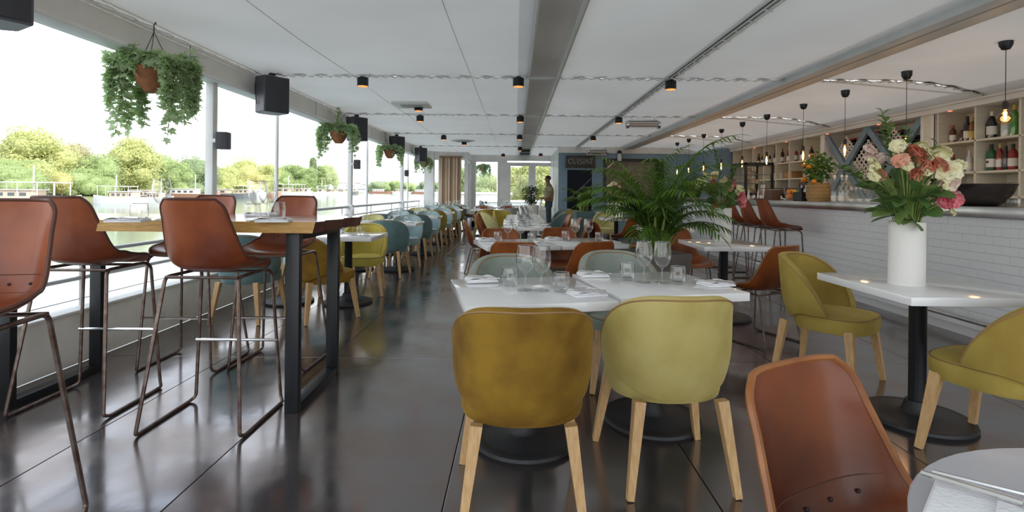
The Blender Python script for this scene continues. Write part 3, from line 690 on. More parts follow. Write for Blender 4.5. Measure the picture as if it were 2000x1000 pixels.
# ================================================================== centre group 3 (long row of tables)
for k in range(6): TABLE.put('white table number %s from the viewer in the long centre row' % ('one', 'two', 'three', 'four', 'five', 'six')[k], (.17, 7.46+k*.705, 0), 0)
for k in range(6): setting(.17, 7.46+k*.705, PI/2, tz, ORD[k]+' table of the long centre row', 'long centre table row', k > 1)
LCHAIR.put('orange leather chair at the near left corner of the long centre table row', (-.50, 7.5, 0), -PI/2+.15)
LCHAIR.put('first of two orange leather chairs side by side left of the long centre row', (-.46, 9.1, 0), -PI/2+.05)
LCHAIR.put('second of two orange leather chairs side by side left of the long centre row', (-.47, 9.75, 0), -PI/2-.05)
BARREL['cream'].put('cream velvet chair left of the long centre row', (-.42, 10.7, 0), -PI/2+.2)
BARREL['yellow'].put('yellow velvet chair at the far left end of the long centre row', (-.22, 11.7, 0), -PI/2-.9)
BARREL['olive'].put('mustard yellow velvet chair standing alone left of the long centre row', (-.72, 12.6, 0), .3)
LCHAIR.put('orange leather chair at the near right corner of the long centre table row', (.86, 7.6, 0), PI/2-.1)
LCHAIR.put('orange leather chair right of the long centre row beyond the near one', (.84, 8.5, 0), PI/2)
LCHAIR.put('orange leather chair right of the long centre row before the teal chair', (.82, 9.9, 0), PI/2+.1)
BARREL['teal'].put('teal velvet chair right of the long centre row', (.80, 11.0, 0), PI/2-.1)
BARREL['teal'].put('teal velvet chair beyond the long centre row near the kitchen door', (1.15, 13.4, 0), PI/2+.5)
BARREL['olive'].put('mustard velvet chair beside the planter before the kitchen door', (1.25, 12.3, 0), PI/2+.9)
# far cross row
for k, x in enumerate((-.9, -.2, .5)):
    TABLE.put('white table of the far cross row, %s' % ('left one', 'middle one', 'right one')[k], (x, 14.6, 0), 0); setting(x, 14.6, 0, tz, ('left', 'middle', 'right')[k]+' table of the far cross row', 'far cross row', True)
for k, x in enumerate((-1.0, -.25)): LCHAIR.put('small orange leather chair behind the far cross row, %s' % ('left', 'right')[k], (x, 15.5, 0), PI)
BARREL['sage'].put('grey sage velvet chair before the far cross row of tables', (-.1, 13.9, 0), 0.2)
for k, x in enumerate((-1.05, -.3)):
    TABLE.put('white table by the end windows, %s' % ('left one', 'right one')[k], (x, 17.4, 0), 0); setting(x, 17.4, 0, tz, ('left', 'right')[k]+' table by the end windows', 'tables by the end windows', True)
    LCHAIR.put('orange leather chair by the end windows, %s' % ('left', 'right')[k], (x-.50, 17.0, 0), -PI/2)
# ================================================================== river-side row
ord_ = ('first', 'second', 'third', 'fourth', 'fifth', 'sixth')
rows = [(5.72, ('teal', 'mustard'), ('pale', 'yellow')), (8.15, ('pale', 'teal'), ('cream', 'pale')), (10.25, ('teal', 'teal'), ('pale', 'pale')),
        (12.35, ('teal', 'olive'), ('cream', 'pale')), (14.4, ('pale', 'lime'), ('pale', 'pale')), (16.3, ('pale', 'mustard'), ('teal', 'pale'))]
cname = {'teal': 'teal', 'mustard': 'mustard', 'pale': 'pale blue-green', 'yellow': 'yellow', 'cream': 'cream', 'olive': 'olive yellow', 'lime': 'lime', 'sage': 'sage'}
for k, (y, near, far) in enumerate(rows):
    xa, xb = -2.52, -1.86
    for x, w in ((xa, 'parapet'), (xb, 'aisle')):
        TABLE.put('white table on the %s side in the %s window row from the high table' % (w, ord_[k]), (x, y, 0), 0)
        setting(x, y, 0, tz, '%s-side table in the %s window row' % (w, ord_[k]), '%s river-side table pair' % ord_[k], k > 1)
    for j, (x, w) in enumerate(((xa, 'parapet'), (xb, 'aisle'))):
        a = 0.0; yy = y-.56; xx = x
        if k == 0: 
            yy = y-.74; xx = x-.06
            if j == 1: a = -.75; yy = y-.66; xx = x-.04
        BARREL[near[j]].put('%s velvet chair, near %s side of the %s river-side table pair' % (cname[near[j]], w, ord_[k]), (xx, yy, 0), a)
        BARREL[far[j]].put('%s velvet chair, far %s side of the %s river-side table pair' % (cname[far[j]], w, ord_[k]), (x, y+.56, 0), PI+(.12 if j else -.1))
# ================================================================== right rows with vases
TABLE8.put('white table with a flower vase in front of the palm and the bar stools', (2.12, 5.20, 0), 0)
LCHAIR.put('orange leather chair behind the mid-right vase table, seat toward the viewer', (1.98, 5.98, 0), PI+.25)
LCHAIR.put('orange leather chair in front of the mid-right vase table, turned left', (2.12, 4.42, 0), math.radians(28))
TABLE8.put('white table with a plain white vase behind the palm', (2.05, 10.4, 0), 0)
LCHAIR.put('orange leather chair in front of the table behind the palm', (2.1, 9.5, 0), .5)
LCHAIR.put('orange leather chair behind the palm, to its right', (1.9, 7.6, 0), PI/2-.2)
LCHAIR.put('orange leather chair behind the palm, to its left', (1.35, 7.7, 0), -PI/2+.3)
BARREL['cream'].put('pale lime velvet chair left of the table behind the palm', (2.02, 11.6, 0), PI-.5)
TABLE8.put('white table with a vase near the kitchen hatch', (2.5, 13.6, 0), 0)
TABLE8.put('white table between the big palm and the bar', (2.15, 7.5, 0), 0)
setting(2.15, 7.5, 0, tz, 'table between palm and bar', 'table between the palm and the bar', True)
# bar stools along the bar
for k in range(4): STOOL.put('brown leather bar stool at the tiled bar, %s from the viewer' % ('nearest', 'second', 'third', 'fourth')[k], (3.52, 6.86+k*.56, 0), -PI/2)
# ================================================================== BAR
BX, BY0, BY1, BZ = 4.02, 1.6, 12.3, 1.17
bar = thing('bar_counter', 'long white tiled bar with a steel worktop along the right side', 'bar', (BX, 0, 0))
m = MB(); m.box(.006, .62, BY0, BY1, .10, BZ-.05); m.box(.06, .60, BY0, BY1, 0, .10); m.build('body', M_grout, bar, smooth=False)
MB().cbox(-.05, .74, BY0-.03, BY1+.03, BZ-.095, BZ, .008).build('worktop', M_steel, bar)
tw, th_ = .15, .075
tile = MB().cbox(-.007, .006, -tw/2+.0010, tw/2-.0010, -th_/2+.0010, th_/2-.0010, .0015).mesh('tile', M_tile)
cells = []
for r in range(13):
    z = .10+th_*(r+.5); y = BY0+(tw/2 if r % 2 else 0)+tw/2
    while y+tw/2 <= BY1+1e-6: cells.append((y, z)); y += tw
cells.sort(key=lambda c: abs(c[0]-5.6)+(0 if c[0] > 3.9 else 50))
for (y, z) in cells[:300]: place('tile', tile, bar, (0.0, y, z))
st = MB()
for (y, z) in cells[300:]: st.box(-.007, .006, y-tw/2+.0018, y+tw/2-.0018, z-th_/2+.0018, z+th_/2-.0018)
st.build('tiling', M_tile, bar, smooth=False, kind='stuff')
et = MB()
for r in range(13):
    for k in range(4): et.box(.02+k*tw, .02+(k+1)*tw-.003, BY1-.004, BY1+.008, .10+r*th_+.0018, .10+(r+1)*th_-.0018)
et.build('end_tiling', M_tile, bar, smooth=False, kind='stuff')
fr = MB(); fr.tube([(-.14, BY0, .20), (-.14, BY1-.1, .20)], .02, 10); fr.build('foot_rail', M_steel, bar)
for k in range(7): MB().tube([(-.14, 2.2+k*1.6, .20), (-.05, 2.2+k*1.6, .20), (0.0, 2.2+k*1.6, .16)], .012, 6).build('rail_bracket', M_iron, bar)
# ---------------- back shelves
SX, SD, SZ1 = 5.62, .40, 2.36
def shelf_unit(y0, y1, n, label, shelves, cornice=True, midposts=True):
    r = thing('bar_shelf', label, 'shelf', (SX, y0, 0)); L = y1-y0
    MB().box(SD-.02, SD, 0, L, .0, SZ1).build('back_panel', M_beige, r, smooth=False)
    dm = MB().cbox(0, SD-.02, -.014, .014, .95, SZ1, .003).mesh('divider', M_beige)
    for k in range(n+1): place('divider', dm, r, (0, L*k/n, 0))
    for z in shelves: MB().cbox(0, SD-.02, 0, L, z-.028, z, .003).build('shelf', M_beige, r)
    MB().cbox(-.02, SD-.02, 0, L, .86, .90, .004).build('worktop', M_steel, r)
    MB().box(.03, SD-.02, 0, L, 0, .86).build('cupboard', M_void, r, smooth=False)
    return r
sh_far = shelf_unit(9.45, 13.25, 7, 'beige bottle shelving at the far end behind the bar', (1.60, 1.94))
sh_near = shelf_unit(4.60, 6.83, 4, 'beige bottle shelving behind the near end of the bar', (1.27, 1.57, 1.96))
crn = thing('shelf_cornice', 'long cream cornice board over the bar shelving', 'cornice', (SX, 0, 0))
MB().cbox(-.05, SD, 4.2, 13.35, SZ1, SZ1+.07, .006).build('board', M_white, crn); MB().cbox(-.08, SD, 4.2, 13.35, SZ1+.07, SZ1+.10, .006).build('upper_board', M_white, crn)
M_red = mat('red_led', (0.6, .05, .02), .4, emit=(1, .12, .05), es=3)
for y in (6.6, 7.9, 9.2, 10.6, 12): MB().lathe([(0, -.006), (.022, -.006), (.022, 0), (0, 0)], 10, (-.03, y, SZ1), cap=False).build('downlight', M_red, crn)
# ---------------- wine rack
wr = thing('wine_rack', 'wine rack with blue zigzag planks and white diamond lattice behind the bar', 'rack', (SX, 6.87, 0)); RL = 2.54; RB, RT = .98, 2.34
MB().box(SD-.02, SD, 0, RL, 0, SZ1).build('back_panel', M_beige, wr, smooth=False)
for y, w in ((.11, .22), (RL-.05, .10)): MB().cbox(-.02, SD-.02, y-w/2, y+w/2, .5, SZ1, .005).build('stile', M_white if w < .2 else M_beige, wr)
MB().cbox(-.022, .0, .0, .05, .5, SZ1, .003).build('stile_face', M_white, wr)
MB().cbox(-.021, .01, .17, .225, .5, SZ1, .003).build('stile_face', M_white, wr)
M_bluep = mat('rack_blue', (0.20, 0.29, 0.36), .5, c2=(0.16, 0.24, 0.31), ns=6)
ya, yb = .24, RL-.10; Lz = (yb-ya)
zz = [(ya, RT), (ya+Lz*.25, 1.74), (ya+Lz*.5, RT), (ya+Lz*.75, 1.74), (yb, RT)]
for i, (a, b) in enumerate(((zz[0], (zz[2][0], 1.14)), (zz[2], (zz[0][0], 1.14)), (zz[2], (zz[4][0], 1.14)), (zz[4], (zz[2][0], 1.14)))):
    MB().bar((.02+.004*(i % 2), a[0], a[1]), (.02+.004*(i % 2), b[0], b[1]), .045, .10, up=(0, -(b[1]-a[1]), b[0]-a[0])).build('zigzag_plank', M_bluep, wr, smooth=False)
M_lat = mat('lattice_white', (0.86, 0.83, 0.76), .5)
def lattice(cy, cz, hy, hz, n):
    for s in (-1, 1):
        for k in range(-n, n+1):
            o = k*hy*2/(2*n+1)
            # strip within the diamond |y|/hy+|z|/hz<=1 along direction (hy, s*hz)
            t = 1-abs(o)/hy
            c = Vector((.03, cy+o/2*1.0, cz-s*o/2*hz/hy)); d = Vector((0, hy/2*.98, s*hz/2*.98))
            MB().bar(c-d, c+d, .012, .016, up=(0, -d.z, d.y)).build('lattice_strip', M_lat, wr, smooth=False)
for cy, cz, hy, n in ((zz[2][0], 1.80, .37, 3), (zz[1][0], 2.07, .22, 2), (zz[3][0], 2.07, .22, 2), (zz[4][0]-.21, 1.76, .20, 2), (zz[0][0]+.21, 1.76, .20, 2), (zz[1][0], 1.38, .2, 1), (zz[3][0], 1.38, .2, 1)): lattice(cy, cz, hy, hy*1.04, n)
# ---------------- bottles
M_bg = {'dark': glassmat('dummy', (1, 1, 1))}
def botmat(n, c, r=.08): return mat('bottle_'+n, c, r, coat=.4, c2=tuple(x*.7 for x in c), ns=8)
BM = {'black': botmat('black', (.012, .012, .014)), 'wine': botmat('wine', (.03, .012, .012)), 'green': botmat('green', (.03, .13, .05)), 'red': botmat('red', (.30, .03, .02)),
      'amber': botmat('amber', (.30, .11, .02)), 'brown': botmat('brown', (.10, .03, .012)), 'clear': mat('bottle_clear', (.62, .66, .66), .08, coat=.4), 'lgreen': botmat('lgreen', (.10, .35, .05)), 'rose': botmat('rose', (.45, .14, .08))}
M_lab = {'white': mat('label_white', (.78, .76, .70), .6), 'yellow': mat('label_yellow', (.65, .48, .10), .6), 'red': mat('label_red', (.50, .05, .04), .6), 'black': mat('label_black', (.03, .03, .03), .6), 'gold': mat('label_gold', (.55, .38, .12), .4)}
SHAPES = {'wine': [(0, 0), (.036, 0), (.0375, .006), (.0375, .18), (.034, .205), (.018, .235), (.0145, .25), (.0145, .30)],
          'spirit': [(0, 0), (.041, 0), (.043, .008), (.043, .17), (.036, .195), (.018, .22), (.0145, .235), (.0145, .27)],
          'square': [(0, 0), (.044, 0), (.047, .008), (.047, .14), (.040, .165), (.018, .178), (.016, .22)],
          'slim': [(0, 0), (.032, 0), (.034, .008), (.033, .13), (.024, .20), (.015, .25), (.0135, .30)]}
_bo = {}
def bottle(kind, col, lab, capc, label, loc, group=None, sc=1.0, emblem=False):
    k = (kind, col, lab, capc, emblem); pf = SHAPES[kind]; n = 4 if False else 14
    if k not in _bo:
        def mk():
            r = thing('bottle', '', 'bottle')
            MB().lathe(pf, n, cap=False).build('body', BM[col], r)
            h = pf[-1][1]; rr = pf[-1][0]
            MB().lathe([(rr+.0015, h-.045), (rr+.0015, h+.004), (0, h+.004)], 10, cap=False).build('cap', M_lab[capc], r)
            if lab:
                R = pf[2][0]+.0008; l = MB().lathe([(R, .04), (R, .125)], n, cap=False).build('label', M_lab[lab], r)
                if emblem: MB().sphere((-R, 0, .092), .016, 10, 6, (.12, 1.0, .75)).build('emblem', M_lab['black'], l)
            return r
        _bo[k] = Proto(mk)
    return _bo[k].put(label, loc, 0, group, sc)
def on_shelf(px, z, x=SX+.13): return (x, x*1000/(px-1007), z)
# near shelving
B = bottle
for px, z, kind, col, lab, cp, sc, txt in (
    (1843, 1.96, 'square', 'brown', 'white', 'red', .82, 'squat brown bottle with orange cap, leftmost on the upper near shelf'), (1860, 1.96, 'spirit', 'brown', 'white', 'red', .85, 'brown bottle with red cap and white label on the upper near shelf'),
    (1877, 1.96, 'square', 'brown', None, 'black', .7, 'small dark bottle between the red-capped and tall black bottles'), (1888, 1.96, 'wine', 'black', 'white', 'black', 1.05, 'tall black bottle with pale label next to the divider'), (1898, 1.96, 'wine', 'amber', 'yellow', 'gold', .98, 'amber bottle with yellow label at the divider'),
    (1919, 1.96, 'spirit', 'green', 'black', 'white', 1.15, 'dark green bottle with small square label at upper near shelf'), (1936, 1.96, 'spirit', 'black', 'white', 'white', 1.2, 'black bottle with long white label behind the round bulb'), (1964, 1.96, 'spirit', 'clear', None, 'black', 1.15, 'clear white bottle with black cap right of the round bulb'), (1980, 1.96, 'wine', 'lgreen', None, 'yellow', 1.2, 'bright green bottle at the right of the upper near shelf'),
    (1917, 1.57, 'spirit', 'green', 'white', 'black', 1.18, 'green bottle with round white emblem label, left one on the middle near shelf'), (1936, 1.57, 'spirit', 'green', 'white', 'black', 1.18, 'green bottle with round white emblem label, right one on the middle near shelf'), (1953, 1.57, 'wine', 'red', 'white', 'gold', 1.05, 'red bottle with pale label and gold cap on the middle near shelf'), (1964, 1.57, 'wine', 'wine', None, 'black', .95, 'dark red bottle behind the gold-capped one on the middle near shelf'), (1978, 1.57, 'spirit', 'red', 'white', 'black', 1.1, 'red liqueur bottle at the right of the middle near shelf'),
    (1893, 1.57, 'wine', 'clear', 'white', 'white', .9, 'clear bottle at the right of the shelf behind the flowers'), (1862, 1.57, 'wine', 'brown', 'red', 'red', .8, 'brown bottle half hidden by the flowers on the middle near shelf'), (1850, 1.57, 'spirit', 'clear', 'white', 'white', .85, 'clear bottle half hidden by the flowers on the middle near shelf')):
    B(kind, col, lab, cp, txt, on_shelf(px, z), None, sc, emblem='emblem' in txt)
# far shelving: wine and spirits, upper shelf
far = [(1454, 'black', .85), (1471, 'wine', .9), (1476, 'wine', .8), (1481, 'brown', .95), (1490, 'wine', 1.0), (1496, 'brown', 1.02), (1502, 'black', 1.0), (1514, 'wine', 1.08), (1520, 'black', 1.05), (1527, 'black', 1.08), (1540, 'red', 1.1), (1547, 'rose', 1.15), (1553, 'red', 1.1), (1566, 'wine', 1.05), (1573, 'amber', 1.05), (1580, 'black', 1.1), (1584, 'black', 1.0)]
for i, (px, c, s) in enumerate(far):
    B('wine' if i % 4 else 'spirit', c, 'white', ('red', 'black', 'gold', 'black')[i % 4], '%s bottle with white label, %s from the left on the far upper shelf' % (c.replace('lgreen', 'green'), ORD[i]), on_shelf(px, 1.94, SX+.14), 'bottles on the far upper shelf', s)
# cups and box on far lower shelf
M_cup = mat('cup_white', (.78, .77, .74), .3)
def make_cup():
    r = thing('cup_stack', '', 'cups'); m = MB()
    for k in range(3): m = MB(); m.lathe([(.028, k*.045), (.042, k*.045+.05), (.039, k*.045+.05), (.026, k*.045+.006), (0, k*.045+.006)], 14, cap=False); m.build('cup', M_cup, r)
    return r
CUP = Proto(make_cup)
for i, (px, z) in enumerate(((1513, 1.60), (1519, 1.60), (1526, 1.60), (1493, 1.60), (1501, 1.60), (1578, 1.60))): CUP.put('stack of white cups on the lower far shelf, %s' % ('left of the box', 'second left of the box', 'nearest left of the box', 'farthest left', 'second farthest left', 'right of the box')[i], on_shelf(px, z), 0, 'cup stacks on the lower far shelf')
bxo = thing('wooden_box', 'small brown wooden box on the lower far shelf', 'box', on_shelf(1546, 1.60)); MB().cbox(-.09, .12, -.18, .18, 0, .13, .006).build('body', mat('box_wood', (.42, .22, .09), .5, c2=(.34, .17, .06), ns=9), bxo); MB().cbox(-.095, .125, -.185, .185, .13, .15, .004).build('lid', mat('box_lid', (.36, .18, .07), .5), bxo)
# wine bottles lying in the rack
def make_wb():
    r = thing('wine_bottle', '', 'bottle'); Mx = Matrix.Rotation(-PI/2, 4, 'Y')
    MB().lathe(SHAPES['wine'], 10, cap=False, M=Mx).build('body', BM['black'], r); MB().lathe([(.0165, .25), (.0165, .305), (0, .305)], 8, cap=False, M=Mx).build('capsule', M_lab['red'], r); return r
WB = Proto(make_wb)
spots = []
for cy, cz, n in ((zz[1][0], 2.05, 2), (zz[3][0], 2.05, 2), (zz[2][0], 1.80, 4)):
    for i in range(-n, n+1):
        for j in range(-n, n+1):
            if abs(i)+abs(j) <= n and (i+j) % 2 == 0 and random.random() < .75: spots.append((cy+i*.062, cz+j*.085))
for cy in (zz[2][0]-.1, zz[2][0]-.25, zz[2][0]+.22, zz[2][0]+.32, zz[1][0]+.02, zz[1][0]+.1, zz[3][0]-.08, zz[3][0]+.05):
    spots.append((cy, 2.21 if abs(cy-zz[2][0]) > .15 else 2.27)); spots.append((cy+.03, 1.12))
for (y, z) in spots: WB.put('dark wine bottle lying in the diamond wine rack', (SX+.36, 6.87+y, z), 0, 'wine bottles lying in the rack')
# ---------------- things on the bar
def onbar(px, X=4.34): return Vector((X, X*1000/(px-1007), BZ))
dc = thing('display_case', 'black framed glass display case with shelves standing on the far part of the bar', 'display case', onbar(1467, 4.42))
m = MB(); w, d, z0, z1 = .30, .24, .12, .66
for sx in (-1, 1):
    for sy in (-1, 1): m.box(sx*d-.02, sx*d+.02, sy*w-.02, sy*w+.02, 0, z1)
m.box(-d-.02, d+.02, -w-.02, w+.02, z1-.03, z1+.01).box(-d-.02, d+.02, -w-.02, w+.02, z0-.05, z0); m.build('frame', M_black, dc, smooth=False)
MB().box(-d, -d+.006, -w, w, z0, z1-.03).box(-d, d, -w, -w+.006, z0, z1-.03).build('pane', M_pane, dc, smooth=False)
for z in (.30, .46): MB().box(-d+.03, d-.01, -w+.03, w-.02, z-.008, z).build('case_shelf', M_steel, dc, smooth=False)
M_cake = mat('cake', (.40, .22, .12), .7, c2=(.62, .52, .38), ns=14)
for i, (y, z) in enumerate(((-.12, .30), (.1, .30), (0, .12), (.05, .46))):
    c = thing('cake', 'cake on a shelf of the glass display case, %s' % ('middle shelf near end', 'middle shelf far end', 'bottom', 'top shelf')[i], 'cake', onbar(1467, 4.42)+Vector((0, y, z))); MB().lathe([(0, 0), (.085, 0), (.085, .06), (.07, .075), (0, .08)], 16, cap=False).build('cake_body', M_cake, c); MB().lathe([(.0, -.0005), (.10, 0), (.105, .006), (0, .004)], 16, cap=False).build('plate', M_cup, c)
# coffee machine behind, on the back worktop
cm = thing('coffee_machine', 'chrome and black espresso machine on the worktop behind the bar', 'coffee machine', (5.66, 10.9, .90))
MB().cbox(-.12, .30, -.42, .42, .06, .30, .02).build('body', M_chrome, cm); MB().cbox(-.16, .30, -.45, .45, .34, .50, .02).build('upper_housing', M_black, cm)
MB().cbox(-.16, .30, -.45, .45, 0, .06, .01).build('drip_tray', M_steel, cm); MB().cbox(.1, .28, -.4, .4, .29, .35, .01).build('neck', M_black, cm)
for y in (-.2, .2): g = MB().lathe([(0, 0), (.035, 0), (.035, .07), (0, .07)], 12, (-.1, y, .27), cap=False).build('group_head', M_chrome, cm); MB().tube([(-.1, y, .29), (-.26, y, .27)], .012, 6).build('handle', M_black, g)
gr_ = thing('coffee_grinder', 'dark coffee grinder with round hopper behind the fruit bowl', 'grinder', (5.5, 9.75, .90)); MB().cbox(-.09, .09, -.09, .09, 0, .36, .02).build('body', M_black, gr_); MB().lathe([(.05, .36), (.09, .46), (.09, .58), (.05, .62), (0, .63)], 16, cap=False).build('hopper', mat('hopper', (.07, .045, .03), .2), gr_)
# fruit bowl
fb = thing('fruit_bowl', 'ribbed clear glass bowl filled with oranges on the bar', 'bowl', onbar(1546))
MB().lathe([(0, 0), (.075, 0), (.09, .02), (.125, .20), (.12, .20), (.084, .025), (0, .02)], 24, cap=False).build('bowl', M_glass, fb)
M_orange = mat('orange_skin', (.80, .25, .015), .4, bump=.15, bs=120); M_lemon = mat('lemon_skin', (.75, .50, .05), .4, bump=.15, bs=120)
for i, (x, y, z, mm) in enumerate(((-.035, -.03, .062, 0), (.04, .0, .062, 0), (-.02, .05, .066, 0), (-.045, .0, .135, 0), (.03, -.045, .135, 1), (.03, .05, .14, 0))):
    f = thing('lemon' if mm else 'orange', '%s lying in the glass bowl on the bar, %s' % ('yellow lemon' if mm else 'orange fruit', ('bottom front', 'bottom right', 'bottom far', 'upper front', 'upper near', 'upper far')[i]), 'fruit', onbar(1546)+Vector((x, y, z)))
    MB().sphere((0, 0, 0), .041, 14, 10).build('skin', M_lemon if mm else M_orange, f); MB().lathe([(0, .041), (.004, .041), (.004, .044), (0, .045)], 6, cap=False).build('stem_end', mat('stem_end', (.1, .2, .04), .6) if i == 0 else bpy.data.materials['stem_end'], f)
# clear bottles on bar
M_water = glassmat('bottle_glass', (.93, .96, .96), 1.45, .02, .10)
def make_clear(h, R, nm):
    def mk():
        r = thing(nm, '', 'bottle'); k = h/.30
        MB().lathe([(0, 0), (R, 0), (R, .15*k), (R*.8, .19*k), (.016, .235*k), (.014, .29*k), (.017, .30*k)], 16, cap=False).build('body', M_water, r)
        MB().lathe([(.017, .285*k), (.018, .315*k), (0, .318*k)], 10, cap=False).build('stopper', M_lab['white'], r); MB().lathe([(R+.001, .02), (R+.001, .075*k)], 16, cap=False).build('label', M_lab['white'], r); return r
    return Proto(mk)
CB, SB = make_clear(.34, .042, 'clear_bottle'), make_clear(.18, .036, 'small_bottle')
for i, px in enumerate((1630, 1644, 1653)): CB.put('tall clear glass bottle on the bar right of the basket, %s' % ('left', 'middle', 'right')[i], onbar(px, 4.30+(.08 if i == 2 else 0)))
for i, px in enumerate((1664, 1672, 1681, 1688, 1697, 1705, 1714, 1722, 1731, 1738)): SB.put('small corked clear bottle, %s from the left in the row on the bar' % ORD[i], onbar(px, 4.32+.05*(i % 2)), 0, 'small bottles in a row on the bar')
for i, px in enumerate((1454, 1462, 1473, 1481, 1487)): B('slim', ('amber', 'clear', 'brown', 'clear', 'rose')[i], 'white', 'gold', 'slim bottle under the glass display case on the bar, %s from the left' % ord_[i], onbar(px, 4.12), None, .62)
M_holder = mat('holder_brown', (.12, .06, .04), .6)
hb = thing('napkin_box', 'dark brown box on the bar left of the fruit bowl', 'box', onbar(1510, 4.25)); m = MB(); m.cbox(-.08, .08, -.10, .10, 0, .17, .006); m.build('body', M_holder, hb); MB().cbox(-.07, .07, -.09, .09, .168, .175, .002).build('contents', M_cup, hb)
hb = thing('steel_shaker', 'steel cylinder tin on the bar beside the dark brown box', 'tin', onbar(1491, 4.25)); MB().lathe([(0, 0), (.05, 0), (.05, .24), (.04, .26), (0, .26)], 16, cap=False).build('body', M_steel, hb); MB().lathe([(.052, .19), (.052, .2)], 16, cap=False).build('band', M_black, hb)
hb = thing('black_caddy', 'black caddy holding bottles on the bar left of the basket', 'caddy', onbar(1570, 4.25)); m = MB(); m.box(-.09, .09, -.12, .12, 0, .01).box(-.09, -.082, -.12, .12, 0, .13).box(.082, .09, -.12, .12, 0, .13).box(-.09, .09, -.12, -.112, 0, .13).box(-.09, .09, .112, .12, 0, .13); m.build('tray', M_black, hb, smooth=False); MB().tube([(0, -.118, .12), (0, -.118, .26), (0, .118, .26), (0, .118, .12)], .006, 6, fil=.03).build('handle', M_black, hb)
for i, dy in enumerate((-.06, .06)): B('spirit', ('clear', 'black')[i], 'white', 'white', '%s bottle standing in the black caddy on the bar' % ('clear', 'black')[i], onbar(1570, 4.25)+Vector((0, dy, .012)), None, .8)
bb = thing('ice_bowl', 'big dark brown wine-cooling bowl on the bar at the right edge', 'bowl', onbar(1914, 4.36)); MB().lathe([(0, 0), (.12, 0), (.17, .03), (.235, .12), (.262, .20), (.255, .20), (.225, .12), (.16, .04), (0, .03)], 30, cap=False).build('bowl', mat('bowl_dark', (.02, .014, .012), .25, coat=.3), bb); MB().tube([(.2585*math.cos(2*PI*k/30), .2585*math.sin(2*PI*k/30), .2) for k in range(30)], .006, 5, closed=True).build('rim', M_black, bb)
TUMB2 = TUMB
for i, px in enumerate((1866, 1873, 1952, 1962, 1970, 1979, 1988)): TUMB.put('small glass beside the dark bowl on the bar, %s from the left' % ORD[i], onbar(px, 4.5), 0, 'glasses beside the dark bowl on the bar', .75)
for i, (px, z) in enumerate(((1958, 1.27), (1964, 1.27), (1970, 1.27), (1976, 1.27), (1982, 1.27), (1976, .902), (1970, .902))): WINE.put('wine glass behind the dark bowl, %s' % (ORD[i]+' on the low shelf' if i < 5 else ('right', 'left')[i-5]+' one on the worktop'), on_shelf(px, z), 0, 'wine glasses on the low shelf behind the bowl', .8)
# ================================================================== pendants
M_bulb = bpy.data.materials.new('bulb_glass'); M_bulb = glassmat('bulb_amber_glass', (1.0, .82, .55), 1.4, .03, .03)
M_fil = mat('filament', (1, .6, .2), .5, emit=(1.0, .50, .14), es=26)
M_cable = mat('pendant_cable', (.06, .055, .05), .6)
def make_pendant(drop, rnd):
    def mk():
        r = thing('pendant_lamp', '', 'lamp')
        MB().lathe([(.0, 0), (.052, 0), (.048, -.05), (.030, -.085), (.012, -.09), (0, -.09)], 18, cap=False).build('canopy', M_black, r)
        MB().tube([(0, 0, -.08), (0, 0, -drop)], .0032, 5).build('cable', M_cable, r)
        MB().lathe([(0, -drop+.03), (.012, -drop+.03), (.021, -drop+.01), (.021, -drop-.045), (.014, -drop-.05), (0, -drop-.05)], 12, cap=False).build('socket', mat('socket_dark', (.035, .022, .016), .4) if 'socket_dark' not in bpy.data.materials else bpy.data.materials['socket_dark'], r)
        if rnd: pf = [(.014, -.045), (.02, -.06), (.05, -.085), (.062, -.115), (.052, -.15), (.02, -.172), (.001, -.175)]
        else: pf = [(.014, -.045), (.017, -.06), (.019, -.10), (.019, -.17), (.012, -.19), (.001, -.195)]
        b = MB().lathe([(a, z-drop) for a, z in pf], 16, cap=False).build('bulb', M_bulb, r)
        fm = MB(); L = -.14 if rnd else -.18
        for k in range(5):
            a = 2*PI*k/5; fm.tube([(.004*math.cos(a), .004*math.sin(a), -drop-.06), (.010*math.cos(a), .010*math.sin(a), -drop+L*.6), (.005*math.cos(a), .005*math.sin(a), -drop+L)], .0020, 4)
        fm.build('filament', M_fil, b)
        ld = bpy.data.lights.new('bulb_glow', 'POINT'); ld.energy = 2.2; ld.color = (1, .66, .36); ld.shadow_soft_size = .04; ld.specular_factor = 0.3
        lo = bpy.data.objects.new('glow', ld); COL.objects.link(lo); lo.parent = r; lo.location = (0, 0, -drop-.11)
        return r
    return Proto(mk)
PR, PL = make_pendant(.56, True), make_pendant(.66, False)
PR.put('pendant lamp with round globe filament bulb nearest the viewer over the bar', (4.22, 4.42, 2.615))
for k, (y, dl) in enumerate(((5.58, 0), (6.62, .02), (7.58, -.02), (8.68, .02), (9.62, 0), (10.6, 0), (11.6, 0), (12.6, 0), (13.5, 0))):
    PL.put('pendant lamp with tubular filament bulb, %s in the row behind the globe one' % ('first', 'second', 'third', 'fourth', 'fifth', 'sixth', 'seventh', 'eighth', 'ninth')[k], (4.25, y, 2.615+dl*0), 0)
